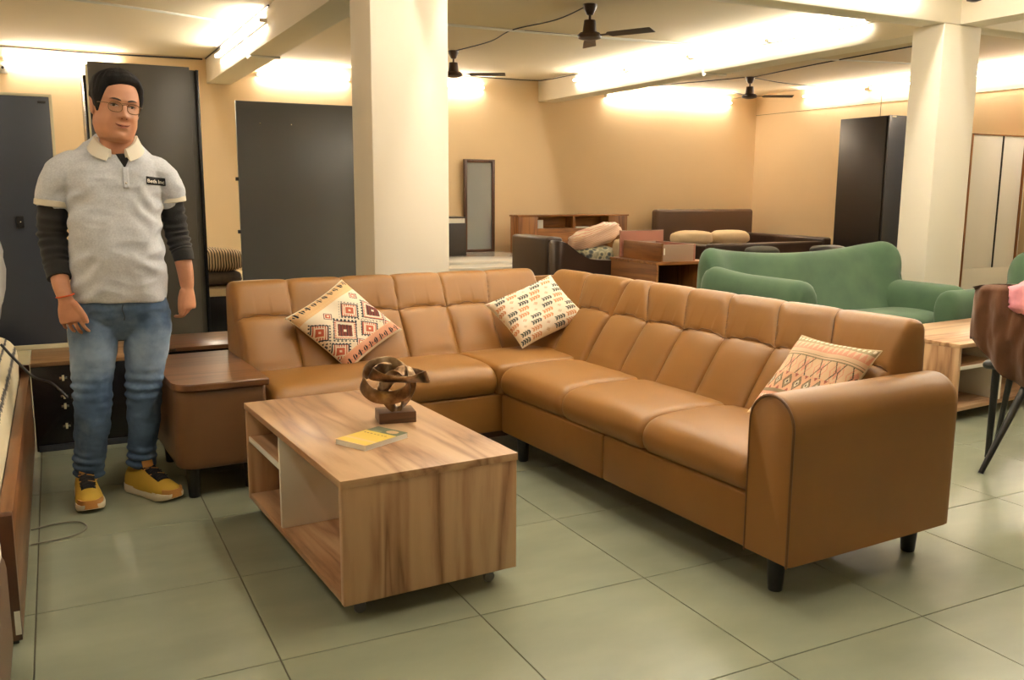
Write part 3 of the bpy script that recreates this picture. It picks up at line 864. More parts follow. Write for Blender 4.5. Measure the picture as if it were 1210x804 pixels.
# second end table behind the sofa's own
st = thing('side_table', 'small walnut-topped side table behind the leather end table', 'table', (0, 0, 0))
bx('top', 'dark_walnut', .48, .86, 4.90, 5.36, .43, .452, st, .003)
bx('body', 'black_laminate', .50, .84, 4.92, 5.34, .0, .4295, st, .004)
bx('edge_strip', 'chrome', .482, .52, 4.896, 4.8995, .434, .446, st, 0)
# ------------------------------------------------------------------ furniture at the back of the showroom
wood('teak', 'x', srgb(152, 98, 46), srgb(130, 80, 34), srgb(94, 56, 22), .4, 1.2)
wood('teak_up', 'z', srgb(152, 98, 46), srgb(130, 80, 34), srgb(94, 56, 22), .4, 1.2)
wood('teak_side', 'y', srgb(152, 98, 46), srgb(130, 80, 34), srgb(94, 56, 22), .4, 1.2)
plain('white_gloss', srgb(236, 230, 216), .08, spec=.6)
plain('mirror_reflection_tone', srgb(186, 196, 204), .10, .55)  # grey-blue of the reflection painted into a half-metallic base
pl = thing('display_plinth', 'low glossy white display plinth against the back wall', 'plinth', (0, 0, 0))
bx('body', 'white_gloss', 3.6, 5.78, 9.7, 11.86, 0, .36, pl, .004)
bx('top_slab', 'white_gloss', 3.58, 5.80, 10.2, 11.87, .3605, .392, pl, .003)
mi = thing('wall_mirror', 'tall narrow mirror in a dark brown frame standing on the white plinth', 'mirror', (0, 0, 0))
for a_ in ((5.225, 5.268, .393, 1.705), (5.66, 5.703, .393, 1.705)): bx('frame', 'bed_wood_up', a_[0], a_[1], 11.80, 11.85, a_[2], a_[3], mi, .003)
bx('frame', 'bed_wood_up', 5.2685, 5.6595, 11.80, 11.85, 1.66, 1.705, mi, .003); bx('frame', 'bed_wood_up', 5.2685, 5.6595, 11.80, 11.85, .393, .43, mi, .003)
bx('glass', 'mirror_reflection_tone', 5.2685, 5.6595, 11.825, 11.835, .4305, 1.6595, mi, 0)
dc = thing('dressing_cabinet', 'dark wood cabinet with a pale top band beside the tall mirror', 'cabinet', (0, 0, 0))
bx('body', 'black_brown', 4.3, 4.98, 11.2, 11.6, .394, .83, dc, .003)
bx('band', 'white_gloss', 4.3, 4.965, 11.205, 11.6, .831, .897, dc, .002)
bx('top', 'black_brown', 4.29, 4.985, 11.19, 11.61, .8975, .915, dc, .002)
# headboard with niches
hb = thing('bed_headboard', 'wide teak headboard with two open niches against the back wall', 'headboard', (0, 0, 0))
Yh = 11.3
bx('end_panel', 'teak_up', 5.83, 6.14, Yh, Yh + .25, .0, .905, hb, .003); bx('end_panel', 'teak_up', 7.33, 7.665, Yh, Yh + .25, 0, .905, hb, .003)
bx('front_board', 'teak', 6.1405, 7.3295, Yh, Yh + .02, 0, .735, hb, .002); bx('niche_back', 'teak', 6.1405, 7.3295, Yh + .22, Yh + .24, .735, .905, hb, .002)
bx('niche_floor', 'teak', 6.1405, 7.3295, Yh + .021, Yh + .219, .71, .734, hb, .002); bx('divider', 'teak_up', 6.72, 6.76, Yh, Yh + .219, .7365, .904, hb, .002)
bx('top', 'teak', 5.815, 7.685, Yh - .01, Yh + .26, .9055, .928, hb, .003)
card = thing('price_card', 'small white price card standing in the headboard niche', 'card', (6.22, Yh + .09, .735), -12)
bx('card', 'paper', -.05, .05, -.002, .002, 0, .12, card, 0)
tag(MB().box(6.80, 7.02, Yh + .04, Yh + .16, .7345, .752).build('folded_paper', 'paper', None, False), 'white folded leaflet lying in the headboard niche', 'leaflet')
# dark leather chaise with a swept arm
ch = thing('chaise_sofa', 'dark brown leather chaise sofa with a high back and swept side', 'sofa', (0, 0, 0))
def extrude_profile(prof, y0, y1, name, mat, parent, r=.03):
    rings = []; cx_ = sum(p[0] for p in prof) / len(prof); cz_ = sum(p[1] for p in prof) / len(prof)
    for y_, ins in ((y0, r), (y0 + r * .3, r * .35), (y0 + r, 0), (y1 - r, 0), (y1 - r * .3, r * .35), (y1, r)):
        ring = []
        for px, pz in prof:
            d = Vector((cx_ - px, 0, cz_ - pz)); L_ = d.length; d = d / L_ * min(ins, L_ * .5)
            ring.append((px + d.x, y_, pz + d.z))
        rings.append(ring)
    return MB().rings(rings).build(name, mat, parent, True, angle=50)
sw = [(4.27, .12), (4.27, .77)] + smooth_path([(4.27, .77), (4.29, .80), (4.36, .79), (4.45, .72), (4.54, .65), (4.63, .605), (4.74, .588), (5.3, .58)], 2)[1:] + [(5.3, .12)]
extrude_profile(sw, 7.48, 7.66, 'side_panel', 'dark_leather', ch, .03)
bx('back_panel', 'dark_leather', 4.262, 4.45, 7.662, 8.42, .12, .82, ch, .03, 3)
bx('seat', 'dark_leather', 4.452, 5.4, 7.662, 8.42, .12, .50, ch, .04, 3)
for x_, y_ in ((4.34, 7.57), (5.2, 7.57), (4.34, 8.34), (5.2, 8.34)): MB().lathe([(.02, 0), (.026, .13)], (x_, y_, 0), 12).build('leg', 'black_metal', ch)
m, nt, b = new_mat('pink_stripe')
tc = nt.nodes.new('ShaderNodeTexCoord'); wv = nt.nodes.new('ShaderNodeTexWave'); wv.bands_direction = 'Z'; wv.inputs['Scale'].default_value = 22; wv.inputs['Distortion'].default_value = 3; wv.inputs['Detail'].default_value = 2
nt.links.new(tc.outputs['Object'], wv.inputs['Vector'])
rp = ramp(nt, [(0.1, srgb(226, 160, 134)), (0.45, srgb(236, 196, 158)), (0.8, srgb(240, 214, 182))]); nt.links.new(wv.outputs['Fac'], rp.inputs[0]); nt.links.new(rp.outputs[0], b.inputs['Base Color']); b.inputs['Roughness'].default_value = .5
m, nt, b = new_mat('blue_print')
tc = nt.nodes.new('ShaderNodeTexCoord'); vo = nt.nodes.new('ShaderNodeTexVoronoi'); vo.inputs['Scale'].default_value = 16
nt.links.new(tc.outputs['Object'], vo.inputs['Vector'])
rp = ramp(nt, [(0.15, srgb(56, 64, 70)), (0.35, srgb(112, 116, 104)), (0.5, srgb(206, 196, 160)), (0.8, srgb(150, 148, 124))]); nt.links.new(vo.outputs['Distance'], rp.inputs[0]); nt.links.new(rp.outputs[0], b.inputs['Base Color']); b.inputs['Roughness'].default_value = .6
plain('cream_pillow', srgb(240, 216, 176), .8, vary=.05, vscale=20, bump=.3, bscale=30)
lump('packed_pillow', 'blue_print', (5.0, 7.98, .605), (.25, .19, .10), 11, None, .10, 'grey-blue patterned pillow at the bottom of the pile on the dark chaise', 'pillow')
pk = lump('packed_pillow', 'pink_stripe', (0, 0, 0), (.30, .16, .10), 5, None, .14, 'pink striped pillow lying on top of the pile on the dark chaise', 'pillow')
pk.location = (5.02, 8.0, .80); pk.rotation_euler = (0, R(-18), 0)
lump('packed_pillow', 'cream_pillow', (5.24, 7.80, .66), (.10, .08, .13), 8, None, .12, 'small cream pillow at the end of the pile on the dark chaise', 'pillow')
# teak unit with a pulled-out drawer on top
plain('drawer_lining', srgb(178, 120, 100), .6); plain('drawer_side', srgb(170, 140, 118), .6)
tu = thing('storage_unit', 'teak storage unit with a dark open bay under a loose drawer', 'cabinet', (0, 0, 0))
bx('side', 'teak_side', 4.73, 4.755, 6.50, 7.23, 0, .62, tu, .002); bx('side', 'teak_up', 5.275, 5.30, 6.50, 7.23, 0, .62, tu, .002)
bx('top', 'teak', 4.72, 5.31, 6.49, 7.24, .621, .648, tu, .002); bx('back', 'black_laminate', 4.756, 5.274, 7.20, 7.225, 0, .62, tu, .002)
bx('shelf', 'black_laminate', 4.756, 5.274, 6.52, 7.199, .05, .07, tu, .002)
dr = thing('loose_drawer', 'teak drawer box with a pale side resting on the storage unit', 'drawer', (4.80, 6.53, .6485), 0)
bx('front', 'teak_side', 0, .022, 0, .60, 0, .165, dr, .002); bx('side', 'drawer_side', .0225, .36, 0, .018, 0, .15, dr, .002)
bx('side', 'drawer_side', .0225, .36, .582, .60, 0, .15, dr, .002); bx('back', 'drawer_lining', .3605, .38, 0, .60, 0, .15, dr, .002); bx('bottom', 'drawer_lining', .0225, .36, .0185, .5815, .004, .014, dr, 0)
MB().box(.026, .040, -.0015, 0, .06, .12).build('sticker', 'white_plastic', dr, False)
dr2 = thing('drawer_board', 'pinkish drawer board standing upright behind the loose drawer', 'board', (4.79, 7.17, .6485), 0)
bx('board', 'drawer_lining', 0, .50, 0, .02, 0, .245, dr2, .002); bx('edge', 'drawer_side', 0, .50, -.001, .021, .2455, .252, dr2, 0)
# leather bed at the back right
b2 = thing('leather_bed', 'brown leather bed with a low padded headboard in the back corner', 'bed', (0, 0, 0))
bx('headboard', 'brown_leather', 8.39, 10.34, 11.55, 11.72, .1, .99, b2, .05, 4)
bx('side_rail', 'dark_leather', 8.20, 8.36, 9.6, 11.548, .12, .52, b2, .04, 3); bx('side_rail', 'dark_leather', 9.94, 10.1, 9.6, 11.548, .12, .62, b2, .04, 3)
bx('foot_rail', 'dark_leather', 7.75, 9.75, 9.42, 9.58, .12, .58, b2, .03, 3)
bx('bed_base', 'brown_leather', 8.365, 9.935, 9.59, 11.545, .12, .44, b2, .02)
for x_, y_ in ((8.3, 9.5), (9.6, 9.5), (8.45, 11.63), (10.2, 11.63)): MB().lathe([(.03, 0), (.035, .13)], (x_, y_, 0), 12).build('leg', 'black_metal', b2)
lump('bed_pillow', 'cream_pillow', (8.56, 10.9, .575), (.33, .22, .115), 21, None, .06, 'cream pillow on the leather bed nearer the mirror side', 'pillow')
lump('bed_pillow', 'cream_pillow', (9.28, 10.9, .575), (.33, .22, .115), 23, None, .06, 'cream pillow on the leather bed nearer the black wardrobe', 'pillow')
# black wardrobe and mirrored wardrobe by the right wall
bw = thing('wardrobe', 'tall black wardrobe standing by the right wall', 'wardrobe', (0, 0, 0))
bx('body', 'black_brown', 10.02, 10.45, 8.665, 9.48, 0, 2.285, bw, .003); bx('door', 'black_brown', 10.0, 10.0195, 8.69, 9.49, .03, 2.283, bw, .002)
bx('side_panel', 'navy_laminate', 10.005, 10.45, 8.648, 8.6645, .0, 2.287, bw, .002)
MB().box(10.05, 10.12, 8.64, 8.6475, 2.262, 2.28).build('tape', 'white_plastic', bw, False)
mw = thing('mirrored_wardrobe', 'wardrobe with two pale mirrored doors in an orange-brown wood frame', 'wardrobe', (0, 0, 0))
Ym = 7.0
bx('body', 'white_board', 9.46, 10.50, Ym + .02, Ym + .5, 0, 1.925, mw, .002)
for a_, b_ in ((9.452, 9.475), (10.40, 10.44)): bx('frame', 'teak_up', a_, b_, Ym - .01, Ym + .0195, 0, 1.93, mw, .002)
bx('frame', 'teak', 9.45, 10.50, Ym - .012, Ym + .52, 1.9305, 1.945, mw, .002)
m, nt, b = new_mat('pale_reflection'); b.inputs['Base Color'].default_value = srgb(250, 248, 240); b.inputs['Metallic'].default_value = 0; b.inputs['Roughness'].default_value = .25  # bright reflection of the mirrored doors painted as a plain white base
d1 = bx('door', 'pale_reflection', 9.476, 10.0, Ym, Ym + .0195, .39, 1.93, mw, .001); d2 = bx('door', 'pale_reflection', 10.022, 10.399, Ym, Ym + .0195, .39, 1.93, mw, .001)
bx('lower_door', 'white_board', 9.476, 10.399, Ym + .001, Ym + .0195, .05, .389, mw, .001)
bx('divider', 'black_metal', 10.001, 10.021, Ym - .008, Ym + .0195, .39, 1.93, mw, .001)

# ------------------------------------------------------------------ green sofa and armchair
m, nt, b = new_mat('green_fabric')
tc = nt.nodes.new('ShaderNodeTexCoord'); n = nt.nodes.new('ShaderNodeTexNoise'); n.inputs['Scale'].default_value = 5; n.inputs['Detail'].default_value = 6
nt.links.new(tc.outputs['Object'], n.inputs['Vector'])
rp = ramp(nt, [(0.3, srgb(54, 80, 56)), (0.7, srgb(68, 95, 65))]); nt.links.new(n.outputs['Fac'], rp.inputs[0]); nt.links.new(rp.outputs[0], b.inputs['Base Color'])
b.inputs['Roughness'].default_value = .85; b.inputs['Sheen Weight'].default_value = .15
def soft_block(name, mat, prof, s0, s1, axis, parent, r=.05, fn=None, n=24):
    """profile (a,z) swept along s with rounded ends; axis tells which world axis s runs along"""
    rings = []; cx_ = (max(p[0] for p in prof) + min(p[0] for p in prof)) / 2; cz_ = (max(p[1] for p in prof) + min(p[1] for p in prof)) / 2
    for k_ in range(n + 1):
        s = s0 + (s1 - s0) * (.5 - .5 * math.cos(math.pi * k_ / n)); d = min(s - s0, s1 - s); ins = 0
        if d < r: ins = r * (1 - math.sqrt(max(0, 1 - (1 - d / r) ** 2)))
        ring = []
        for pa, pz in prof:
            v = Vector((cx_ - pa, cz_ - pz)); L_ = max(1e-6, v.length); v = v / L_ * min(ins, L_ * .8)
            a_, z_ = pa + v.x, pz + v.y
            if fn: a_, z_ = fn(s, a_, z_)
            ring.append((s, a_, z_) if axis == 'x' else (a_, s, z_))
        rings.append(ring)
    return MB().rings(rings).build(name, mat, parent, True, angle=60)
gs = thing('green_sofa', 'moss green fabric sofa with a high winged back behind the tan sofa', 'sofa', (0, 0, 0))
bp_ = smooth_path([(4.72, .36), (4.80, .55), (4.86, .74), (4.90, .84), (4.97, .87), (5.05, .84), (5.09, .70), (5.09, .36)], 2)
def wing(s, a_, z_):
    t = (s - 4.87) / .95
    if z_ > .5:
        z_ += (.045 * abs(t) ** 2.5 - .035 * (1 - abs(t) ** 2) + .015 * (t > 0) * t) * (z_ - .5) / .37
    a_ -= .10 * max(0, abs(t) - .72) / .28 * (1 if z_ > .5 else .6)
    return a_, z_
soft_block('backrest', 'green_fabric', bp_, 3.93, 5.80, 'x', gs, .12, wing, 48)
soft_block('seat', 'green_fabric', smooth_path([(4.22, .14), (4.20, .34), (4.24, .42), (4.40, .44), (4.70, .425), (4.80, .38), (4.80, .14)], 2), 4.10, 5.62, 'x', gs, .06)
def armp(x0, x1, z1): return smooth_path([(x0, .14), (x0 - .015, .4), (x0, z1 - .05), ((x0 + x1) / 2, z1), (x1, z1 - .05), (x1 + .01, .4), (x1, .14)], 2)
def armL(s, a_, z_):
    if z_ > .45: z_ += .035 * max(0, (s - 4.45) / .4) ** 1.5
    return a_, z_
soft_block('arm', 'green_fabric', armp(3.88, 4.08, .755), 3.93, 4.86, 'y', gs, .09, armL)
soft_block('arm', 'green_fabric', armp(5.62, 5.84, .625), 4.20, 4.86, 'y', gs, .09)
for x_, y_ in ((3.98, 4.05), (5.72, 4.3), (3.98, 4.9), (5.72, 4.9)): MB().lathe([(.02, 0), (.026, .15)], (x_, y_, 0), 12).build('leg', 'black_metal', gs)
ga = thing('green_armchair', 'moss green fabric armchair with a rounded back beside the walnut coffee table', 'armchair', (0, 0, 0))
bq = smooth_path([(5.98, .36), (6.04, .6), (6.10, .80), (6.15, .865), (6.24, .865), (6.30, .80), (6.32, .36)], 2)
rings = []
soft_block('backrest', 'green_fabric', bq, 3.30, 4.16, 'y', ga, .13)
soft_block('arm', 'green_fabric', smooth_path([(3.99, .12), (3.975, .4), (3.985, .57), (4.07, .625), (4.16, .57), (4.17, .4), (4.16, .12)], 2), 5.36, 6.10, 'x', ga, .05)
soft_block('arm', 'green_fabric', smooth_path([(3.29, .12), (3.275, .4), (3.285, .57), (3.37, .625), (3.46, .57), (3.47, .4), (3.46, .12)], 2), 5.62, 6.10, 'x', ga, .05)
soft_block('seat', 'green_fabric', smooth_path([(3.465, .14), (3.465, .38), (3.52, .43), (3.73, .445), (3.93, .43), (3.975, .38), (3.975, .14)], 2), 5.62, 6.08, 'x', ga, .06)
for x_, y_ in ((5.70, 4.08), (6.22, 4.08), (5.70, 3.38), (6.22, 3.38)): MB().lathe([(.02, 0), (.026, .15)], (x_, y_, 0), 12).build('leg', 'black_metal', ga)
plain('grey_cloth', srgb(112, 112, 116), .9, bump=.3, bscale=200)
lump('scatter_cushion', 'grey_cloth', (5.93, 3.72, .56), (.10, .17, .115), 31, None, .06, 'plain grey cushion leaning in the green armchair', 'cushion')
plain('olive_grey', srgb(74, 72, 60), .85)
lump('scatter_cushion', 'olive_grey', (6.05, 6.62, .695), (.17, .12, .06), 33, None, .06, 'small dark olive cushion on the bench behind the green sofa', 'cushion')
lump('scatter_cushion', 'black_brown', (7.05, 6.75, .686), (.20, .12, .05), 34, None, .06, 'flat dark cushion on the bench behind the green sofa', 'cushion')
bn = thing('display_bench', 'long pale bench behind the green sofa carrying two flat cushions', 'bench', (0, 0, 0))
bx('top', 'white_gloss', 5.7, 7.4, 6.5, 6.95, .60, .63, bn, .004)
for x_, y_ in ((5.75, 6.55), (7.35, 6.55), (5.75, 6.9), (7.35, 6.9)): bx('leg', 'black_metal', x_ - .02, x_ + .02, y_ - .02, y_ + .02, 0, .5995, bn, .002)

# ------------------------------------------------------------------ chair with a jacket at the right
plain('jacket_brown', srgb(88, 53, 26), .95, vary=.12, vscale=18, bump=.5, bscale=120, sheen=.2)
plain('pink_cloth', srgb(226, 150, 160), .85, vary=.14, vscale=40, bump=.3, bscale=80)
dchair = thing('dining_chair', 'chair with thin black tapered legs draped with a brown jacket', 'chair', (4.17, 2.60, 0), 20)
def leg(p, q, r0, r1): return MB().tube([p, q], [r0, r1], 12).build('leg', 'black_metal', dchair)
leg((-.20, .0, .45), (-.445, .115, 0), .020, .012); leg((-.17, .16, .45), (-.14, .17, 0), .019, .014)
leg((.22, -.18, .45), (.28, -.24, 0), .018, .012); leg((.22, .18, .45), (.28, .24, 0), .018, .012)
bx('seat', 'black_metal', -.2, .25, -.22, .22, .44, .48, dchair, .02, 3)
rr = []
for y_ in (-.18, -.16, 0, .16, .18):
    k_ = 1 if abs(y_) < .17 else .9
    rr.append([(px, y_, pz * (1 if pz < .6 else 1)) for px, pz in smooth_path([(-.19, .46), (-.232, .77), (-.225, .785), (-.20, .78), (-.16, .46)], 1)])
MB().rings(rr).build('backrest', 'black_metal', dchair, True)
jk = thing('jacket', 'fuzzy brown jacket hung over the back of the black-legged chair', 'jacket', (4.17, 2.60, 0), 20)
vs = []; fs = []; nu, nv = 60, 70
for side in (0, 1):
    for i in range(nu + 1):
        s = i / nu; y_ = -.27 + .54 * s
        for j in range(nv + 1):
            t = j / nv
            # outside of the back: from the hem at the rear over the top edge to the front hem
            hem = .42 + .04 * math.sin(7 * s + 1) + .14 * s ** 4
            if t < .62: f = t / .62; x_, z_ = -.275 - .02 * math.sin(math.pi * f) , hem + (.835 - hem) * f
            elif t < .74: f = (t - .62) / .12; x_, z_ = -.275 + .115 * f, .835 + .02 * math.sin(math.pi * f)
            else: f = (t - .74) / .26; x_, z_ = -.16 + .015 * f, .835 - .25 * f
            w = .050 * noise.noise(Vector((s * 4.5, z_ * 3, 0))) + .026 * noise.noise(Vector((s * 11, z_ * 4, 3))) + .008 * noise.noise(Vector((s * 30, z_ * 14, 5))) + .014 * math.sin(s * 24 + 4 * noise.noise(Vector((s * 3, z_ * 5, 9)))) * max(0, min(1, (.82 - z_) / .1))
            edge = .03 * (abs(2 * s - 1) ** 6)
            vs.append((x_ + (w if t < .68 else -w) + (edge if t < .68 else -edge) + (.012 if side else 0) * (1 if t < .68 else -1), y_, z_ - .02 * abs(2 * s - 1) ** 4 * (z_ > .6)))
n1 = (nu + 1) * (nv + 1)
for i in range(nu):
    for j in range(nv):
        q = i * (nv + 1) + j; fs.append((q, q + nv + 1, q + nv + 2, q + 1)); fs.append((n1 + q, n1 + q + 1, n1 + q + nv + 2, n1 + q + nv + 1))
def stitch(a, b): fs.append((a, b, b + n1, a + n1))
for i in range(nu): stitch(i * (nv + 1), (i + 1) * (nv + 1)); stitch(i * (nv + 1) + nv, (i + 1) * (nv + 1) + nv)
for j in range(nv): stitch(j, j + 1); stitch(nu * (nv + 1) + j, nu * (nv + 1) + j + 1)
MB().add(vs, fs).build('shell', 'jacket_brown', jk, True, angle=180)
MB().tube(catmull([(-.30, -.20, .80), (-.335, -.215, .70), (-.33, -.20, .58), (-.32, -.18, .47), (-.305, -.165, .41)], 8, False), [.05 + .012 * math.sin(i * .7) for i in range(33)], 16).build('sleeve', 'jacket_brown', jk)
MB().ball((-.285, -.02, .735), (.012, .02, .006)).build('buckle', 'black_metal', jk)
tag(lump('scarf', 'pink_cloth', (3.93, 2.47, .80), (.09, .15, .085), 41, None, .18), 'pink cloth bundled on top of the brown jacket', 'scarf')

# ------------------------------------------------------------------ ceiling fans
plain('fan_brown', srgb(70, 48, 36), .4); plain('fan_blade', srgb(60, 40, 30), .45)
def make_fan(label, loc, rot):
    f = thing('ceiling_fan', label, 'fan', loc, rot, 'ceiling fans')
    MB().lathe([(.012, -.001), (.062, -.001), (.058, -.03), (.03, -.085), (.013, -.092)], (0, 0, 0), 24).build('canopy', 'fan_brown', f)
    MB().lathe([(.011, -.085), (.011, -.16)], (0, 0, 0), 12).build('rod', 'fan_brown', f)
    MB().lathe([(.012, -.125), (.05, -.132), (.058, -.20), (.062, -.232), (.02, -.24)], (0, 0, 0), 24).build('shroud', 'fan_brown', f)
    MB().lathe([(.02, -.232), (.085, -.236), (.105, -.256), (.098, -.282), (.05, -.296), (.01, -.30)], (0, 0, 0), 28).build('motor', 'fan_brown', f)
    for k_ in range(3):
        q = R(120 * k_); c_, s_ = math.cos(q), math.sin(q)
        rot_ = lambda x, y, z: (x * c_ - y * s_, x * s_ + y * c_, z)
        vs = []; fs = []
        sec = [(.09, .02), (.17, .022), (.20, .052), (.40, .058), (.585, .062), (.60, .055)]
        for x_, w_ in sec:
            for yy, zz in ((-w_, .010), (w_, -.010), (w_, -.013), (-w_, .007)): vs.append(rot_(x_, yy, -.262 + zz * (1 if x_ > .18 else .3)))
        for i in range(len(sec) - 1):
            for j in range(4): a_, b_ = i * 4 + j, i * 4 + (j + 1) % 4; fs.append((a_, b_, b_ + 4, a_ + 4))
        fs.append((3, 2, 1, 0)); e_ = (len(sec) - 1) * 4; fs.append((e_, e_ + 1, e_ + 2, e_ + 3))
        MB().add(vs, fs).build('blade', 'fan_blade', f, False)
    return f
make_fan('brown three-bladed ceiling fan hanging nearest the cross beam', (4.245, 6.91, H), -61.6)
make_fan('brown three-bladed ceiling fan partly behind the cream column', (4.24, 9.88, H), -30)
make_fan('brown three-bladed ceiling fan in the far corner over the leather bed', (8.83, 10.07, H), -31)

# ------------------------------------------------------------------ wiring on the ceiling
def cable(label, pts, r=.006, mat='black_cable', n=6):
    return tag(MB().tube(catmull(pts, n, False), r, 6).build('ceiling_cable' if mat == 'black_cable' else 'conduit_pipe', mat, None), label, 'cable' if mat == 'black_cable' else 'pipe')
zc = H - .008
cable('black cable between the two ceiling fans in line', [(4.24, 6.97, zc), (4.30, 7.6, zc - .006), (4.2, 8.3, zc), (4.29, 9.0, zc - .006), (4.24, 9.8, zc)])
cable('black cable along the top of the back wall', [(-3, 11.88, zc - .01), (-.5, 11.885, zc - .012), (.6, 11.885, zc - .02), (1.76, 11.885, zc - .008)], .009)
cable('black cable along the upper edge of the beam by the column', [(1.785, 11.8, zc - .01), (1.785, 10, zc - .012), (1.785, 8.2, zc - .008)], .008)
cable('black cable along the back wall edge onto the far beam', [(4.4, 11.87, zc), (5.4, 11.87, zc), (6.3, 11.86, zc), (6.43, 11.6, zc - .01), (6.43, 10.9, zc - .02), (6.43, 10.2, zc - .04)], .006)
cable('black cable running from the corner fan to the cross beam', [(8.83, 10.0, zc), (8.6, 8.6, zc - .004), (8.5, 7.2, zc), (8.35, 5.2, zc)], .007)
cable('black cable between the corner fan and the wall tubes', [(8.75, 10.1, zc), (8.4, 10.9, zc - .01), (8.0, 11.85, zc - .02)], .006)
cable('black cable hanging below the right wall tubes', [(8.9, 10.07, zc), (9.6, 10.2, zc - .02), (10.57, 10.2, zc - .03)], .006)
cable('white conduit pipe crossing the ceiling between the beams', [(2.1, 8.3, H - .014), (4.2, 8.3, H - .014), (6.43, 8.1, H - .014)], .013, 'white_plastic', 3)
cable('white conduit pipe dropping round the far beam', [(6.43, 8.12, H - .014), (6.43, 8.10, SOF - .012), (6.48, 8.09, SOF - .014), (6.74, 8.08, SOF - .014)], .012, 'white_plastic', 8)
cable('white conduit pipe dropping round the beam by the column', [(1.778, 9.2, H - .02), (1.778, 9.19, SOF - .012), (1.82, 9.18, SOF - .014), (2.09, 9.17, SOF - .014)], .012, 'white_plastic', 8)
cable('white conduit pipe crossing the ceiling left of the beam', [(1.78, 9.25, H - .014), (.5, 8.8, H - .014), (-1.0, 8.6, H - .014)], .011, 'white_plastic', 3)
cable('white conduit pipe on the ceiling beyond the far beam', [(6.76, 8.9, H - .014), (8.6, 8.2, H - .014), (10.5, 7.9, H - .014)], .010, 'white_plastic', 3)
# spotlight on the beam crossing, security camera
sp = thing('spotlight', 'black cylindrical spotlight hanging under the cross beam by the right column', 'lamp', (5.72, 4.31, 2.66))
MB().lathe([(.02, .10), (.052, .095), (.055, .02), (.05, -.09), (.02, -.10)], (0, 0, 0), 24).build('housing', 'black_metal', sp)
MB().lathe([(.01, .095), (.01, H - 2.66)], (0, 0, 0), 10).build('stem', 'black_metal', sp)
cable('black cable leading to the hanging spotlight', [(5.72, 4.33, zc), (5.0, 4.45, zc), (4.2, 4.6, zc)], .007)
cc = thing('security_camera', 'small white security camera high on the back wall', 'camera', (-.40, YW, 2.60))
bx('mount', 'white_plastic', -.06, .06, -.03, -.001, -.06, .02, cc, .008); MB().ball((0, -.06, .0), (.05, .045, .045)).build('housing', 'white_plastic', cc); MB().ball((.012, -.10, -.005), .016).build('lens', 'black_metal', cc)
# ------------------------------------------------------------------ the man beside the sofa
def skin_mat():
    m, nt, b = new_mat('skin')
    tc = nt.nodes.new('ShaderNodeTexCoord'); n = nt.nodes.new('ShaderNodeTexNoise'); n.inputs['Scale'].default_value = 14; n.inputs['Detail'].default_value = 5
    nt.links.new(tc.outputs['Object'], n.inputs['Vector'])
    rp = ramp(nt, [(0.3, srgb(180, 124, 92)), (0.7, srgb(198, 142, 108))]); nt.links.new(n.outputs['Fac'], rp.inputs[0]); nt.links.new(rp.outputs[0], b.inputs['Base Color'])
    b.inputs['Roughness'].default_value = .5; b.inputs['Subsurface Weight'].default_value = .08; b.inputs['Subsurface Radius'].default_value = (.02, .008, .004)
skin_mat()
m, nt, b = new_mat('polo_grey')
tc = nt.nodes.new('ShaderNodeTexCoord'); n = nt.nodes.new('ShaderNodeTexNoise'); n.inputs['Scale'].default_value = 160; n.inputs['Detail'].default_value = 4
nt.links.new(tc.outputs['Object'], n.inputs['Vector'])
rp = ramp(nt, [(0.3, srgb(190, 193, 198)), (0.7, srgb(212, 215, 219))]); nt.links.new(n.outputs['Fac'], rp.inputs[0]); nt.links.new(rp.outputs[0], b.inputs['Base Color']); b.inputs['Roughness'].default_value = .9
plain('collar_cream', srgb(222, 214, 194), .9, bump=.3, bscale=300)
plain('black_knit', srgb(30, 29, 28), .95, bump=.5, bscale=180, sheen=.1)
m, nt, b = new_mat('denim')
tc = nt.nodes.new('ShaderNodeTexCoord'); n = nt.nodes.new('ShaderNodeTexNoise'); n.inputs['Scale'].default_value = 6; n.inputs['Detail'].default_value = 8; n.inputs['Roughness'].default_value = .62
nt.links.new(tc.outputs['Object'], n.inputs['Vector'])
# worn, paler thighs: a fade that belongs to the cloth
sx = nt.nodes.new('ShaderNodeSeparateXYZ'); nt.links.new(tc.outputs['Object'], sx.inputs[0])
fz = nt.nodes.new('ShaderNodeMapRange'); fz.inputs[1].default_value = .42; fz.inputs[2].default_value = .62; nt.links.new(sx.outputs['Z'], fz.inputs[0])
fz2 = nt.nodes.new('ShaderNodeMapRange'); fz2.inputs[1].default_value = .80; fz2.inputs[2].default_value = .62; nt.links.new(sx.outputs['Z'], fz2.inputs[0])
mu = nt.nodes.new('ShaderNodeMath'); mu.operation = 'MULTIPLY'; nt.links.new(fz.outputs[0], mu.inputs[0]); nt.links.new(fz2.outputs[0], mu.inputs[1])
ad = nt.nodes.new('ShaderNodeMath'); ad.operation = 'MULTIPLY_ADD'; ad.inputs[1].default_value = .34; nt.links.new(mu.outputs[0], ad.inputs[0]); nt.links.new(n.outputs['Fac'], ad.inputs[2])
rp = ramp(nt, [(0.3, srgb(50, 70, 98)), (0.55, srgb(74, 98, 128)), (0.85, srgb(128, 148, 170))]); nt.links.new(ad.outputs[0], rp.inputs[0]); nt.links.new(rp.outputs[0], b.inputs['Base Color']); b.inputs['Roughness'].default_value = .9
plain('hair_black', srgb(16, 13, 12), .7, spec=.25, bump=.8, bscale=90)
plain('shoe_yellow', srgb(192, 156, 52), .75, bump=.5, bscale=220, vary=.08, vscale=20)
plain('shoe_orange', srgb(188, 132, 66), .6); plain('shoe_sole', srgb(222, 212, 186), .6); plain('lace_black', srgb(24, 22, 22), .8)
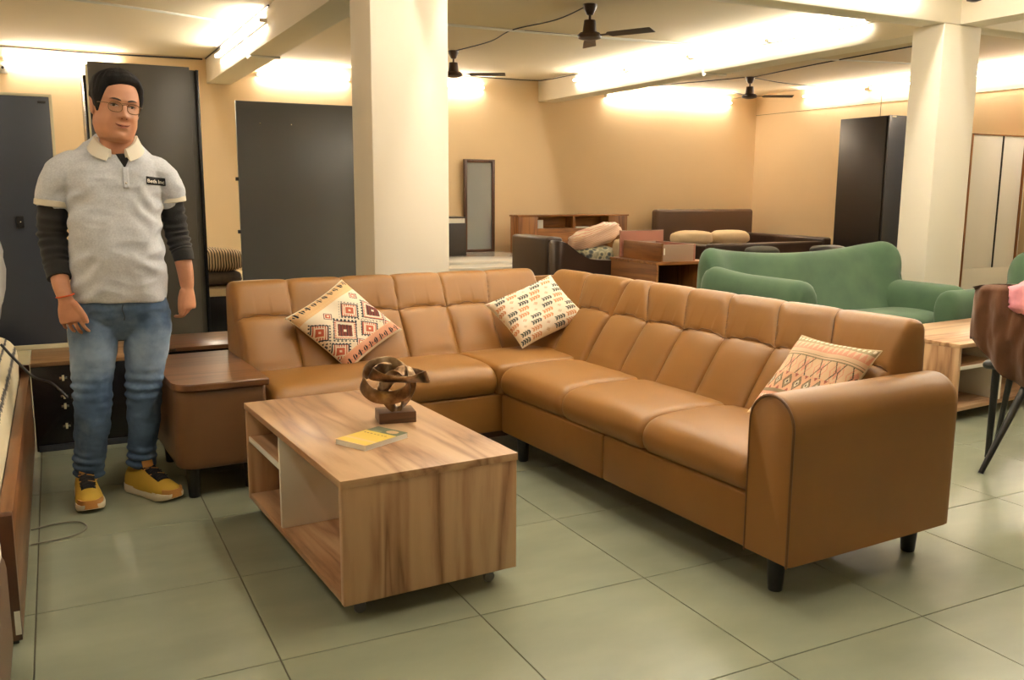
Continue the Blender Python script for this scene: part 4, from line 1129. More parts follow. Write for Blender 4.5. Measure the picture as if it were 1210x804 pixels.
plain('brow_brown', srgb(46, 32, 26), .8); plain('eye_white_shaded', srgb(196, 176, 160), .3); plain('eye_dark', srgb(34, 22, 16), .2); plain('lip', srgb(172, 98, 76), .5)  # eye whites darkened to paint in the shade behind the glasses
plain('gold_frame', srgb(112, 84, 48), .35, .8); plain('thread_red', srgb(206, 88, 44), .8); plain('silver', srgb(230, 228, 220), .2, 1)
m, nt, b = new_mat('lens_glass')
tr = nt.nodes.new('ShaderNodeBsdfTransparent'); gl_ = nt.nodes.new('ShaderNodeBsdfGlossy'); gl_.inputs['Roughness'].default_value = .02
mx_ = nt.nodes.new('ShaderNodeMixShader'); mx_.inputs[0].default_value = .06
nt.links.new(tr.outputs[0], mx_.inputs[1]); nt.links.new(gl_.outputs[0], mx_.inputs[2]); nt.links.new(mx_.outputs[0], nt.nodes['Material Output'].inputs['Surface'])

def remeshed(mb, name, mat, voxel, parent, smooth_it=4, fac=.5):
    """fuse overlapping closed shapes into one continuous surface"""
    tmp = mb.build('tmp', mat, None)
    md = tmp.modifiers.new('r', 'REMESH'); md.mode = 'VOXEL'; md.voxel_size = voxel; md.adaptivity = 0
    sm = tmp.modifiers.new('s', 'SMOOTH'); sm.iterations = smooth_it; sm.factor = fac
    dg = bpy.context.evaluated_depsgraph_get(); dg.update()
    me = bpy.data.meshes.new_from_object(tmp.evaluated_get(dg)); me.name = name
    bpy.data.objects.remove(tmp)
    me.polygons.foreach_set('use_smooth', [True] * len(me.polygons))
    if not me.materials: me.materials.append(MATS[mat])
    o = bpy.data.objects.new(name, me); COL.objects.link(o); o.parent = parent
    return o

def chain(mb, pts, rad, seg=16, n=5):
    """tapered limb through the joints, rounded at both ends"""
    P = catmull(pts, n, False); rr_ = []
    m_ = len(pts)
    for i in range(m_ - 1):
        for k_ in range(n): rr_.append(rad[i] + (rad[i + 1] - rad[i]) * k_ / n)
    rr_.append(rad[-1])
    # hemispherical ends
    t0 = (P[0] - P[1]).normalized(); t1 = (P[-1] - P[-2]).normalized()
    A = [P[0] + t0 * rr_[0] * a for a in (.97, .7, .35)]; ra = [rr_[0] * a for a in (.22, .7, .93)]
    Bp = [P[-1] + t1 * rr_[-1] * a for a in (.35, .7, .97)]; rb = [rr_[-1] * a for a in (.93, .7, .22)]
    mb.tube(A + P + Bp, ra + rr_ + rb, seg)
    return mb

def oval(cx_, cy_, z, a, bf, bb, n=40, pw=2.3, tilt=(0, 0)):
    """ring with half width a, front depth bf (towards -y), back depth bb"""
    ring = []
    for k_ in range(n):
        q = 2 * math.pi * k_ / n; c_, s_ = math.cos(q), math.sin(q)
        x_ = math.copysign(abs(c_) ** (2 / pw), c_) * a; y_ = math.copysign(abs(s_) ** (2 / pw), s_); y_ *= (bb if y_ > 0 else bf)
        ring.append((cx_ + x_, cy_ + y_, z + tilt[0] * x_ + tilt[1] * y_))
    return ring

man = thing('person', 'person in grey polo shirt over black sleeves, faded jeans and yellow trainers, standing', 'person', (.17, 3.97, 0))
MX, MY = -.17, -3.97        # parts are modelled in room coordinates and shifted to the figure's base
def W(*p): return (p[0] + MX, p[1] + MY, p[2])
YB = 3.965
# ---- head in its own frame: +x to the viewer's right, -y towards the viewer, origin at the centre
HC = Vector((.247, 3.93, 1.580)); HM = Matrix.Translation(HC) @ Matrix.Rotation(R(15), 4, 'Z') @ Matrix.Rotation(R(6), 4, 'Y') @ Matrix.Rotation(R(2), 4, 'X')
def head_pt(th, ph, hair=0):
    """th 0..2pi round the head (0 = nose), ph -1 chin .. 1 crown"""
    t = ph
    key = [(-1.0, .026, .056, .010), (-.97, .040, .074, .025), (-.9, .056, .086, .042), (-.75, .0685, .092, .064), (-.5, .0775, .094, .084), (-.25, .0765, .094, .092), (0, .080, .094, .098), (.25, .0815, .094, .102),
           (.5, .079, .089, .101), (.7, .070, .078, .092), (.85, .055, .060, .074), (.95, .034, .036, .046), (1.0, .006, .008, .010)]
    for (a, w0, f0, b0), (c, w1, f1, b1) in zip(key, key[1:]):
        if a <= t <= c:
            k_ = (t - a) / (c - a); w_ = w0 + (w1 - w0) * k_; f_ = f0 + (f1 - f0) * k_; b_ = b0 + (b1 - b0) * k_; break
    z_ = .128 * t if t > 0 else .132 * t
    s_, c_ = math.sin(th), math.cos(th)
    pw = 2.35
    x_ = math.copysign(abs(s_) ** (2 / pw), s_) * w_; y_ = -math.copysign(abs(c_) ** (2 / pw), c_) * (f_ if c_ > 0 else b_)
    # features on the front of the face
    if c_ > 0:
        g = lambda cx, cz, sx_, sz_: math.exp(-((x_ - cx) / sx_) ** 2 - ((z_ - cz) / sz_) ** 2)
        d = 0
        d += .013 * math.exp(-(x_ / .010) ** 2) * max(0, min(1, (.012 - z_) / .045)) * (1 if z_ > -.038 else math.exp(-((z_ + .038) / .006) ** 2))   # bridge to tip
        d += .012 * g(0, -.034, .014, .011) + .008 * g(.015, -.038, .009, .009) + .008 * g(-.015, -.038, .009, .009)
        d -= .011 * (g(.033, .004, .018, .011) + g(-.033, .004, .018, .011))
        d += .004 * (g(.034, .024, .022, .007) + g(-.034, .024, .022, .007))
        d += .007 * (g(.040, -.034, .020, .018) + g(-.040, -.034, .020, .018)) - .003 * (g(.030, -.060, .007, .014) + g(-.030, -.060, .007, .014))
        d += .005 * g(0, -.066, .020, .006) + .005 * g(0, -.078, .017, .006) - .004 * g(0, -.0715, .022, .0025)
        d += .006 * g(0, -.113, .020, .014) - .004 * g(0, -.093, .020, .007)
        y_ -= d
    return Vector((x_, y_, z_))
body = MB()
rings = []
NT, NP = 120, 96
for j in range(NP + 1):
    ph = -1 + 2 * j / NP
    rings.append([W(*(HM @ head_pt(2 * math.pi * i / NT, ph))) for i in range(NT)])
body.rings(rings)
# ears
for s_ in (-1, 1):
    c_ = HM @ Vector((s_ * .083, .012, -.004)); e_ = MB()
    pts = []
    for k_ in range(13):
        q = R(-70 + 250 * k_ / 12); pts.append(W(*(HM @ Vector((s_ * (.082 + .007 * math.sin(math.pi * k_ / 12)), .012 - .016 * math.cos(q + 1.2) * 1, .002 + .030 * math.sin(q))))))
    body.ball(W(*c_), (.011, .017, .032), 16, 12)
    body.tube(pts, .0058, 8)
# neck and trunk (under the clothes)
NK = [(.248, 3.940, 1.50, .062), (.244, 3.950, 1.45, .063), (.238, 3.960, 1.40, .070)]
rings = [[W(*p) for p in oval(x_, y_, z_, r_, r_ * 1.02, r_ * 1.05)] for x_, y_, z_, r_ in NK]
rings += [[W(*p) for p in oval(.222, YB, 1.36, .13, .075, .08)], [W(*p) for p in oval(.218, YB, 1.25, .145, .09, .09)], [W(*p) for p in oval(.216, YB, 1.0, .135, .10, .09)], [W(*p) for p in oval(.216, YB, .84, .14, .085, .09)]]
body.rings(rings[::-1])
# arms: viewer-left (his right) and viewer-right
LA = [(.075, 3.965, 1.34), (.006, 3.977, 1.22), (-.005, 3.985, 1.08), (.000, 3.945, .98), (.008, 3.895, .90), (.018, 3.868, .852)]
RA = [(.375, 3.965, 1.33), (.438, 3.977, 1.22), (.453, 3.985, 1.09), (.466, 3.965, 1.0), (.474, 3.945, .93), (.477, 3.935, .872)]
AR = [.045, .040, .036, .036, .033, .0275]
chain(body, [W(*p) for p in LA], AR); chain(body, [W(*p) for p in RA], AR)
# legs (inside the jeans)
LL = [(.125, 3.965, .82), (.098, 3.95, .62), (.090, 3.94, .47), (.075, 3.96, .28), (.058, 3.985, .09)]
RL = [(.305, 3.965, .82), (.300, 3.95, .62), (.287, 3.94, .47), (.272, 3.955, .28), (.258, 3.975, .10)]
for Q in (LL, RL): chain(body, [W(*p) for p in Q], [.075, .065, .05, .045, .035])
# hands -- frame: w along the hand (down), s to the thumb side, n out of the back of the hand
def hand(mb, wrist, w, s, n, thumb, fingers, palm_len=.088, pw=.042):
    w, s, n = [Vector(v).normalized() for v in (w, s, n)]; s = (s - w * s.dot(w)).normalized(); n = w.cross(s) * (1 if w.cross(s).dot(n) > 0 else -1)
    o = Vector(wrist); P = lambda a, b, c: o + w * a + s * b + n * c
    rg = []
    for a, hw, ht in ((-.012, .026, .021), (.012, .030, .020), (.035, .037, .0185), (.06, .0415, .017), (.08, .042, .0155), (.094, .039, .012)):
        ring = []
        for k_ in range(24):
            q = 2 * math.pi * k_ / 24; ring.append(W(*P(a, hw * math.cos(q), ht * math.sin(q))))
        rg.append(ring)
    mb.rings(rg)
    for (b0, ln, curl, spread), r in zip(fingers, (.0076, .0080, .0076, .0068)):
        base = P(.080 - abs(b0 - .012) * .25, b0, 0); pts = [P(.06, b0 * .9, 0), base]; ang = curl[0]; p = base
        for seg_, add in zip((.44, .31, .25), (0, curl[1], curl[2])):
            ang += add; d = w * math.cos(ang) - n * math.sin(ang) + s * spread; p = p + d.normalized() * ln * seg_; pts.append(p)
        chain(mb, [W(*q) for q in pts], [r * 1.1, r * 1.1, r, r * .92, r * .78], 12, 4)
    chain(mb, [W(*P(*q)) for q in thumb], [.015, .0125, .0105, .0085], 12, 4)
hand(body, (.020, 3.864, .845), (.14, -.12, -1), (.95, -.30, .05), (-.30, -1, 0), [(.022, .026, .004), (.050, .042, .004), (.078, .053, .0), (.100, .056, -.004)],
     [(.0305, .078, (.20, .40, .35), .22), (.0105, .084, (.28, .45, .4), .10), (-.0095, .080, (.34, .5, .45), .0), (-.0290, .066, (.40, .55, .45), -.10)])
hand(body, (.477, 3.932, .868), (.02, -.10, -1), (-.75, -.75, 0), (.70, -.70, 0), [(.020, .024, -.004), (.050, .034, -.010), (.082, .040, -.012), (.108, .036, -.016)],
     [(.0295, .078, (.30, .70, .6), .04), (.0105, .084, (.42, .75, .6), .02), (-.0095, .080, (.52, .8, .65), .0), (-.0280, .064, (.62, .85, .65), -.03)])
bo = remeshed(body, 'body', 'skin', .0036, man, 4, .5)

# ---- face details
def on_face(x_, z_, lift=.001):
    best = None
    for i in range(-30, 31):
        for j in range(0, 1):
            pass
    ph = z_ / (.128 if z_ > 0 else .132)
    lo, hi = -1.45, 1.45
    for _ in range(40):
        mid = (lo + hi) / 2
        if head_pt(mid % (2 * math.pi), ph).x < x_: lo = mid
        else: hi = mid
    p = head_pt(((lo + hi) / 2) % (2 * math.pi), ph)
    return Vector((p.x, p.y - lift, p.z))
def face_strip(name, mat, line, half, lift=.0015, parent=man, thick=.0015):
    """thin raised band following the face: line [(x,z)], half widths"""
    mbx = MB(); rg = []
    for (x_, z_), h in zip(line, half):
        up = on_face(x_, z_ + h, lift); dn = on_face(x_, z_ - h, lift); md = on_face(x_, z_, lift + thick)
        bk = on_face(x_, z_, -.003)
        rg.append([W(*(HM @ v)) for v in (up, md, dn, bk)])
    return mbx.rings(rg).build(name, mat, parent, True, angle=80)
for s_ in (-1, 1):
    face_strip('eyebrow', 'brow_brown', [(s_ * (.013 + .038 * t), .024 + .007 * math.sin(2.2 * t) - .003 * t) for t in (0, .2, .4, .6, .8, 1)], [.0022, .0034, .0036, .0032, .0024, .0010], .0012)
    ln = [(s_ * (.019 + .029 * t), .0030 + .0015 * math.sin(math.pi * t)) for t in (0, .15, .35, .5, .65, .85, 1)]
    ey = face_strip('eye', 'eye_white_shaded', ln, [.0006, .0026, .0038, .0041, .0038, .0026, .0006], .001)
    ir = on_face(s_ * .034, .0042, .0026)
    MB().ball(W(*(HM @ ir)), (.0056, .0024, .0044), 14, 8).build('iris', 'eye_dark', ey)
    face_strip('eyelid', 'hair_black', [(x_, z_ + h + .0006) for (x_, z_), h in zip(ln, [.0006, .0026, .0038, .0041, .0038, .0026, .0006])], [.0008, .0014, .0018, .0018, .0018, .0015, .0010], .0022, ey)
face_strip('lips', 'lip', [(-.026 + .052 * t, -.0725 + .007 * abs(2 * t - 1) ** 2) for t in [k_ / 12 for k_ in range(13)]], [.001 + .0048 * math.sin(math.pi * k_ / 12) for k_ in range(13)], .0026, thick=.0012)
face_strip('mouth_line', 'eye_dark', [(-.027 + .054 * t, -.0718 + .0085 * abs(2 * t - 1) ** 2) for t in [k_ / 12 for k_ in range(13)]], [.0004 + .0008 * math.sin(math.pi * k_ / 12) for k_ in range(13)], .0042, thick=.0006)
for s_ in (-1, 1): face_strip('nostril', 'eye_dark', [(s_ * (.006 + .006 * t), -.0435) for t in (0, .5, 1)], [.0006, .0014, .0006], .001, thick=.0004)
# glasses
gl = MB(); lensm = []
for s_ in (-1, 1):
    rim = []
    for k_ in range(28):
        q = 2 * math.pi * k_ / 28
        x_ = s_ * .034 + .0245 * math.copysign(abs(math.cos(q)) ** .75, math.cos(q)); z_ = -.003 + .0185 * math.copysign(abs(math.sin(q)) ** .75, math.sin(q))
        rim.append(Vector((x_, -.106 + .010 * (abs(x_) / .06) ** 2, z_)))
    gl.tube([W(*(HM @ p)) for p in rim], .0016, 6, True); lensm.append(rim)
    gl.tube([W(*(HM @ Vector(p))) for p in ((s_ * .0585, -.096, .008), (s_ * .074, -.080, .009), (s_ * .0835, -.03, .010), (s_ * .086, .01, .008))], .0014, 6)
gl.tube([W(*(HM @ Vector(p))) for p in ((-.010, -.1055, .004), (-.005, -.109, .008), (.005, -.109, .008), (.010, -.1055, .004))], .0012, 6)
gl.tube([W(*(HM @ Vector(p))) for p in ((-.012, -.1055, .012), (0, -.109, .0135), (.012, -.1055, .012))], .0010, 6)
gf = gl.build('glasses', 'gold_frame', man, True)
for rim in lensm:
    c_ = sum(rim, Vector()) / len(rim)
    MB().rings([[W(*(HM @ (c_ + (p - c_) * .98 + Vector((0, d_, 0))))) for p in rim] for d_ in (-.0004, .0004)]).build('lens', 'lens_glass', gf, True)
# hair: cap with a fringe swept to the viewer's left
hr = MB(); rings = []
NH = 96
def hairline(th):
    """lowest ph the hair reaches at each angle round the head"""
    t = (th + math.pi) % (2 * math.pi) - math.pi; a = abs(t)
    if a < .75: return .66 + .05 * math.sin(2 * t + .6) - .07 * (a / .75) ** 2
    if a < 1.15: return .56 + (-.02 - .56) * (a - .75) / .4
    if a < 1.5: return -.02 + (-.16) * math.sin((a - 1.15) / .35 * math.pi)
    if a < 1.9: return -.02 + (-.40) * (a - 1.5) / .4
    return -.42
for j in range(24):
    k_ = j / 23; ring = []
    for i in range(NH):
        th = 2 * math.pi * i / NH; hl = hairline(th); ph = hl + (1.0 - hl) * k_
        p = head_pt(th, min(1, ph)); th_ = .005 + .018 * min(1, k_ * 4.5) ** .7
        t_ = (th + math.pi) % (2 * math.pi) - math.pi
        if abs(t_) < 1.0: th_ *= 1.0 + .25 * (1 - abs(t_)) * min(1, k_ * 6)
        th_ *= .38 + .62 * min(1, max(0, (ph - .1) / .5)) ** .8
        d = Vector((p.x, p.y - .0, max(0, p.z) * 1.0 + .02)).normalized()
        nz = noise.noise(Vector((th * 7, ph * 2.0, 1.0))) * .0035 + noise.noise(Vector((th * 20, ph * 3, 4))) * .002
        ring.append(W(*(HM @ (p + d * (th_ + nz * min(1, k_ * 5) + .0005)))))
    rings.append(ring)
inner = []
for j in range(8):
    k_ = 1 - j / 7; ring = []
    for i in range(NH):
        th = 2 * math.pi * i / NH; hl = hairline(th); ph = hl + (1.0 - hl) * k_; p = head_pt(th, min(1, ph)); ring.append(W(*(HM @ (p * .965))))
    inner.append(ring)
hr.rings(rings + inner, False, True).build('hair', 'hair_black', man, True, angle=70)

# ---- polo shirt
def folds(z_, th, seed, amp):
    return amp * (noise.noise(Vector((math.cos(th) * 1.6 + seed, math.sin(th) * 1.6, z_ * 9))) + .6 * noise.noise(Vector((math.cos(th) * 3 + seed, math.sin(th) * 3, z_ * 20 + math.cos(th) * 5))))
sh = MB(); rings = []
for z_, cx_, a, bf, bb in ((.822, .219, .176, .128, .122), (.84, .2185, .181, .133, .125), (.90, .218, .180, .142, .124), (1.0, .218, .175, .150, .120), (1.10, .219, .170, .143, .116), (1.20, .220, .172, .132, .116), (1.28, .221, .178, .124, .114), (1.34, .222, .176, .112, .108), (1.38, .224, .165, .096, .098), (1.405, .227, .135, .086, .090), (1.428, .232, .103, .080, .082), (1.447, .237, .080, .076, .077)):
    ring = oval(cx_, YB, z_, a, bf, bb, 56, 2.5, (0, {1.38: .12, 1.405: .32, 1.428: .5, 1.447: .62}.get(z_, 0)))
    ring = [Vector(p) for p in ring]; c_ = Vector((cx_, YB, z_))
    out = []
    for i, p in enumerate(ring):
        d = (p - c_); f = folds(z_, 2 * math.pi * i / 56, 2, .006); out.append(W(*(p + d.normalized() * f + Vector((0, 0, .006 * math.sin(4 * math.pi * i / 56) if z_ < .83 else 0)))))
    rings.append(out)
# denser rings so the folds show
dense = []
for r0, r1 in zip(rings, rings[1:]):
    for k_ in range(4): dense.append([tuple(Vector(a).lerp(Vector(b_), k_ / 4)) for a, b_ in zip(r0, r1)])
dense.append(rings[-1]); sh.rings(dense)
chain(sh, [W(.125, YB, 1.352), W(.060, YB, 1.338), W(.020, 3.97, 1.285), W(.002, 3.978, 1.222)], [.062, .068, .066, .060], 24)
chain(sh, [W(.325, YB, 1.345), W(.388, YB, 1.326), W(.424, 3.97, 1.280), W(.438, 3.978, 1.232)], [.062, .065, .060, .052], 24)
so = remeshed(sh, 'polo_shirt', 'polo_grey', .0055, man, 6, .5)
def displace(o, amp, scale, seed, dirs=(1, 1, 1), fold=0):
    me = o.data; nrm = [v.normal.copy() for v in me.vertices]
    for v, nn in zip(me.vertices, nrm):
        p = v.co; q = Vector((p.x * scale * dirs[0], p.y * scale * dirs[1], p.z * scale * dirs[2])) + Vector((seed, seed, 0))
        v.co = p + nn * amp * (noise.noise(q) + .5 * (1 - 2 * abs(noise.noise(q * 1.7))))
        if fold:
            ax = abs(p.x - .05); k_ = min(1, max(0, (ax - .03) / .09)) * min(1, max(0, (1.33 - p.z) / .1))
            v.co += nn * fold * k_ * math.sin((p.z + .8 * ax) * 62 + 5 * noise.noise(p * 6))
displace(so, .0075, 7, 3.3, (.7, 1, 1.5), .0042)
# cuffs, hem, collar, placket, badge
def cuff(name, mat, p, d, r, w_, parent, t=.003):
    p, d = Vector(p), Vector(d).normalized(); return MB().tube([W(*(p - d * w_ / 2)), W(*(p - d * w_ * .4)), W(*(p + d * w_ * .4)), W(*(p + d * w_ / 2))], [r - .004, r, r, r - .004], 28).build(name, mat, parent, True)
cuff('sleeve_band', 'collar_cream', (.000, 3.978, 1.212), (-.13, .03, -1), .0655, .024, so); cuff('sleeve_band', 'collar_cream', (.4395, 3.978, 1.226), (.1, .03, -1), .0575, .024, so)
cl = MB(); NKC = Vector((.238, 3.958, 1.43))
up = []; lo = []
rg = []
for k_ in range(41):
    q = R(-78 + 336 * k_ / 40) - R(90) + R(90)      # open at the throat
    a_ = R(-90 + 20 + (360 - 40) * k_ / 40)
    c_, s_ = math.cos(a_), math.sin(a_)
    front = max(0, -s_)
    top = Vector((.242 + .070 * c_, 3.953 + .072 * s_, 1.474 - .058 * front ** 1.3 + .004 * c_))
    fl = Vector((.238 + (.100 + .030 * front) * c_, 3.956 + (.094 + .030 * front) * s_, 1.432 - .062 * front ** 1.4))
    mid = top.lerp(fl, .12) + Vector((c_ * .006, s_ * .006, .006))
    inn = Vector((.242 + .064 * c_, 3.953 + .066 * s_, 1.44 - .055 * front))
    rg.append([W(*v) for v in (inn, top, mid, fl, fl + Vector((-c_ * .004, -s_ * .004, -.002)), top.lerp(fl, .6) + Vector((-c_ * .008, -s_ * .008, -.004)))])
cl.rings(rg).build('collar', 'collar_cream', so, True, angle=50)
# where the chest surface is: cast a ray on the shirt
bpy.context.view_layer.update()
from mathutils.bvhtree import BVHTree
bvh = BVHTree.FromPolygons([v.co.copy() for v in so.data.vertices], [tuple(p.vertices) for p in so.data.polygons])
def chest(x_, z_, lift=.002):
    h = bvh.ray_cast(Vector(W(x_, 3.5, z_)), Vector((0, 1, 0)))[0]
    return Vector((h.x, h.y - lift, h.z))
def patch(name, mat, x0, x1, z0, z1, parent, lift=.0022, nx=12, nz=8, slope=0.0, taper=0.0):
    vs = []; fs = []
    for i in range(nx + 1):
        for j in range(nz + 1):
            tz = j / nz; hw = 1 - taper * (1 - tz); xm = (x0 + x1) / 2
            x_ = xm + (x0 + (x1 - x0) * i / nx - xm) * hw; z_ = z0 + (z1 - z0) * tz + slope * (x_ - x0); vs.append(chest(x_, z_, lift))
    for i in range(nx):
        for j in range(nz): q = i * (nz + 1) + j; fs.append((q, q + nz + 1, q + nz + 2, q + 1))
    o = MB().add(vs, fs).build(name, mat, parent, True)
    md = o.modifiers.new('t', 'SOLIDIFY'); md.thickness = .0015; md.offset = -1
    return o
patch('undershirt', 'black_knit', .232, .290, 1.352, 1.405, man, .0035, 12, 10, 0, .92)
patch('placket', 'polo_grey', .251, .273, 1.27, 1.352, so, .004, 4, 10)
for z_ in (1.29,): MB().ball(chest(.262, z_, .006), (.004, .002, .004), 10, 6).build('button', 'collar_cream', so)
bd = patch('badge', 'black_knit', .338, .412, 1.287, 1.318, so, .004, 12, 4, -.10)
tcu = bpy.data.curves.new('badge_text', 'FONT'); tcu.body = 'Beth Inc'; tcu.size = .0195; tcu.offset = .00035
tob = bpy.data.objects.new('badge_text', tcu); COL.objects.link(tob)
dg = bpy.context.evaluated_depsgraph_get(); me = bpy.data.meshes.new_from_object(tob.evaluated_get(dg)); bpy.data.objects.remove(tob)
xs = [v.co.x for v in me.vertices]; wdt = max(xs) - min(xs)
for v in me.vertices:
    x_ = .341 + (v.co.x - min(xs)) / wdt * .066; z_ = 1.2945 + v.co.y - .10 * (x_ - .338)
    v.co = chest(x_, z_, .0075)
me.materials.append(MATS['white_cloth']); lt = bpy.data.objects.new('lettering', me); COL.objects.link(lt); lt.parent = bd
# black under-sleeves
def sleeve(name, pts, rad, seed):
    mbx = MB(); P = catmull([W(*p) for p in pts], 12, False); n_ = len(P)
    rr_ = []
    for i in range(n_):
        f = i / (n_ - 1) * (len(rad) - 1); k_ = min(int(f), len(rad) - 2); rr_.append(rad[k_] + (rad[k_ + 1] - rad[k_]) * (f - k_))
    rings = []
    for i, p in enumerate(P):
        t = (P[min(i + 1, n_ - 1)] - P[max(i - 1, 0)]).normalized(); a_ = Vector((1, 0, 0)); a_ = (a_ - t * a_.dot(t)).normalized(); b_ = t.cross(a_)
        fr = i / (n_ - 1); fold = .0035 * math.sin(i * 1.15 + seed) * math.sin(math.pi * min(1, fr * 1.25)) if fr < .8 else 0
        rings.append([p + (a_ * math.cos(q) + b_ * math.sin(q)) * (rr_[i] + fold * (1 + .6 * math.sin(q * 2 + seed + i * .3))) for q in [2 * math.pi * k_ / 28 for k_ in range(28)]])
    rings = [[P[0] + (v - P[0]) * .8 for v in rings[0]]] + rings + [[P[-1] + (v - P[-1]) * .93 for v in rings[-1]]]
    return mbx.rings(rings).build(name, 'black_knit', man, True, angle=60)
sleeve('under_sleeve', [(.004, 3.977, 1.222), (-.004, 3.982, 1.15), (-.008, 3.985, 1.08), (-.004, 3.955, 1.0), (.001, 3.928, .95), (.004, 3.910, .923)], [.053, .056, .054, .049, .046, .044], 1)
sleeve('under_sleeve', [(.437, 3.977, 1.232), (.445, 3.982, 1.16), (.453, 3.985, 1.09), (.464, 3.97, 1.03), (.470, 3.957, 1.0), (.4725, 3.951, .974)], [.046, .048, .047, .044, .042, .040], 4)
# ---- jeans
jn = MB()
rings = [[W(*p) for p in oval(.217, YB, z_, a, bf, bb, 48, 2.6)] for z_, a, bf, bb in ((.875, .165, .118, .112), (.84, .172, .122, .118), (.79, .183, .117, .13), (.755, .182, .104, .128), (.72, .155, .086, .11), (.69, .09, .068, .085), (.665, .035, .045, .06))]
jn.rings(rings)
def leg_tube(pts, rad, seed):
    P = catmull([W(*p) for p in pts], 16, False); n_ = len(P); rings = []
    for i, p in enumerate(P):
        f = i / (n_ - 1) * (len(rad) - 1); k_ = min(int(f), len(rad) - 2); r_ = rad[k_] + (rad[k_ + 1] - rad[k_]) * (f - k_)
        z_ = p.z; t = (P[min(i + 1, n_ - 1)] - P[max(i - 1, 0)]).normalized(); a_ = Vector((1, 0, 0)); a_ = (a_ - t * a_.dot(t)).normalized(); b_ = t.cross(a_)
        fold = 0
        if z_ < .22: fold += .0065 * math.sin(z_ * 190 + seed) * min(1, (.22 - z_) / .06)
        fold += .0055 * math.exp(-((z_ - .45) / .06) ** 2) * math.sin(z_ * 170 + seed * 2)
        rings.append([p + (a_ * math.cos(q) + b_ * math.sin(q)) * (r_ + fold * (1 + .7 * math.sin(q + seed + z_ * 20)) + .004 * noise.noise(Vector((math.cos(q) * 2 + seed, math.sin(q) * 2, z_ * 14)))) for q in [2 * math.pi * k_ / 36 for k_ in range(36)]])
    jn.rings(rings)
leg_tube([(.125, YB, .80), (.113, 3.962, .72), (.102, 3.952, .60), (.092, 3.945, .47), (.084, 3.955, .33), (.068, 3.975, .20), (.057, 3.985, .098)], [.092, .096, .086, .074, .068, .060, .055], 1)
leg_tube([(.309, YB, .80), (.318, 3.962, .72), (.303, 3.952, .60), (.287, 3.945, .47), (.280, 3.955, .33), (.268, 3.967, .20), (.260, 3.975, .112)], [.090, .094, .083, .070, .063, .057, .053], 2.4)
jo = remeshed(jn, 'jeans', 'denim', .0055, man, 3, .5)
displace(jo, .0045, 13, 7.7, (1, 1, 1.6))
bvj = BVHTree.FromPolygons([v.co.copy() for v in jo.data.vertices], [tuple(p.vertices) for p in jo.data.polygons])
def hip_pt(x_, z_, lift=.002):
    h = bvj.ray_cast(Vector(W(x_, 3.5, z_)), Vector((0, 1, 0)))[0]; return Vector((h.x, h.y - lift, h.z))
plain('denim_dark', srgb(52, 64, 80), .9)
MB().tube([hip_pt(.222 - .004 * math.sin(k_), .815 - .011 * k_, .001) for k_ in range(7)], .0022, 6).build('fly_seam', 'denim_dark', jo)
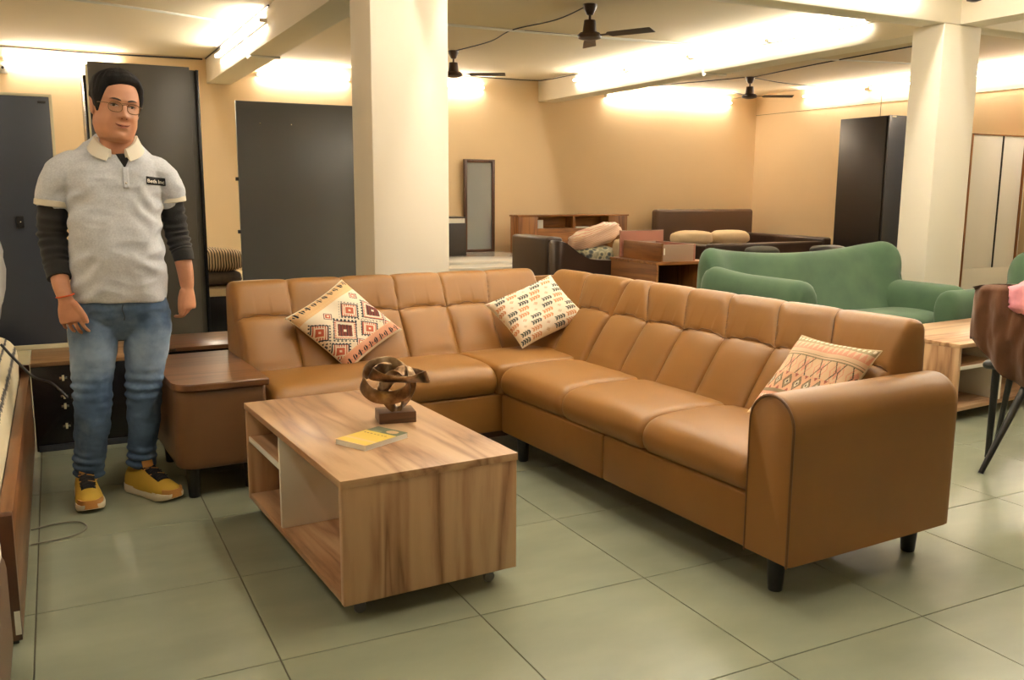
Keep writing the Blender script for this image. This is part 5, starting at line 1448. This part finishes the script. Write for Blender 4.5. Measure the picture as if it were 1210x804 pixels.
# ---- shoes
def shoe(cx_, cy_, rot, side):
    e = bpy.data.objects.new('shoe', None); COL.objects.link(e); e.parent = man; e.location = W(cx_, cy_, 0); e.rotation_euler = (0, 0, R(rot))
    # local: toe towards -y, heel at +y; length .29
    out = [(-.150, .020), (-.143, .034), (-.12, .046), (-.08, .0505), (-.03, .046), (.02, .0395), (.07, .038), (.11, .035), (.132, .024), (.138, .010)]
    def outline(k_, sc, z_):
        pts = [(w_ * sc, y_) for y_, w_ in out] + [(-w_ * sc * (.92 if -.1 < y_ < .05 else 1), y_) for y_, w_ in reversed(out)]
        return [(x_, y_ * (1 if sc > .97 else .985), z_ + (.016 * max(0, (-y_ - .09) / .06) if k_ else 0)) for x_, y_ in pts]
    so_ = MB().rings([outline(1, .93, .0), outline(1, 1.02, .006), outline(1, 1.04, .020), outline(0, 1.0, .034)]).build('sole', 'shoe_sole', e, True, angle=50)
    rings = []
    prof = [(-.146, .016, .030, .040), (-.138, .030, .030, .052), (-.12, .042, .030, .064), (-.09, .047, .030, .074), (-.05, .045, .03, .088), (-.015, .042, .03, .102), (.02, .040, .03, .112), (.055, .038, .03, .108), (.09, .036, .03, .106), (.118, .031, .03, .100), (.132, .020, .03, .088)]
    for y_, w_, z0, z1 in prof:
        ring = []
        for k_ in range(24):
            q = 2 * math.pi * k_ / 24; c_, s_ = math.cos(q), math.sin(q)
            ring.append((math.copysign(abs(c_) ** .75, c_) * w_ * (1 if s_ < .2 else 1 - .25 * max(0, s_) ** 2), y_, z0 + (z1 - z0) * (max(0, s_) ** .8) if s_ > 0 else z0 - .006 * 0 + .012 * s_))
        rings.append(ring)
    dn = []
    for r0, r1 in zip(rings, rings[1:]):
        for k_ in range(3): dn.append([tuple(Vector(a).lerp(Vector(b_), k_ / 3)) for a, b_ in zip(r0, r1)])
    dn.append(rings[-1]); MB().rings(dn).build('upper', 'shoe_yellow', e, True, angle=70)
    def topz(y_):
        for (ya, _, _, za), (yb, _, _, zb) in zip(prof, prof[1:]):
            if ya <= y_ <= yb: return za + (zb - za) * (y_ - ya) / (yb - ya)
        return .1
    # toe guard, tongue and laces
    MB().rings([[(x_ * 1.05, y_ * 1.02, .020), (x_ * 1.03, y_ * 1.01, .052), (x_ * .85, y_ * .97, .050), (x_ * .9, y_ * .97, .020)] for x_, y_ in [(.040, -.118), (.030, -.140), (.016, -.150), (0, -.152), (-.016, -.150), (-.030, -.140), (-.040, -.118)]]).build('toe_guard', 'shoe_orange', e, True)
    rg = [[(-.024 + .005 * (k_ > 3), y_, topz(y_) - .006), (-.018, y_, topz(y_) + .003), (0, y_, topz(y_) + .005), (.018, y_, topz(y_) + .003), (.024, y_, topz(y_) - .006), (0, y_, topz(y_) - .012)] for k_, y_ in enumerate((-.078, -.06, -.04, -.02, 0, .018, .032))]
    MB().rings(rg).build('lace_panel', 'lace_black', e, True)
    rg = [[(-.022, y_, z_), (0, y_ - .004, z_ + .002), (.022, y_, z_), (.02, y_ + .006, z_), (0, y_ + .004, z_), (-.02, y_ + .006, z_)] for y_, z_ in ((.005, .100), (.012, .122), (.016, .138))]
    MB().rings(rg).build('tongue', 'shoe_orange', e, True)
    for k_ in range(5):
        y_ = -.066 + .018 * k_
        MB().tube([(-.026, y_, topz(y_) + .002), (0, y_ + .010, topz(y_) + .008), (.026, y_ + .016, topz(y_) + .004)], .0028, 6).build('lace', 'lace_black', e)
        MB().tube([(.026, y_, topz(y_) + .002), (0, y_ + .010, topz(y_) + .0075), (-.026, y_ + .016, topz(y_) + .004)], .0022, 6).build('lace', 'shoe_orange' if k_ % 2 else 'lace_black', e)
    return e
for a_ in ((.045, 3.925, 3, -1), (.287, 3.905, 32, 1)): shoe(*a_).scale = (1.12, 1.08, 1.06)
# wrist thread and ring
MB().tube([W(.019 + .0315 * math.cos(q), 3.868 + .029 * math.sin(q), .858 + .006 * math.cos(q)) for q in [2 * math.pi * k_ / 24 for k_ in range(24)]], .003, 6, True).build('wrist_thread', 'thread_red', man)
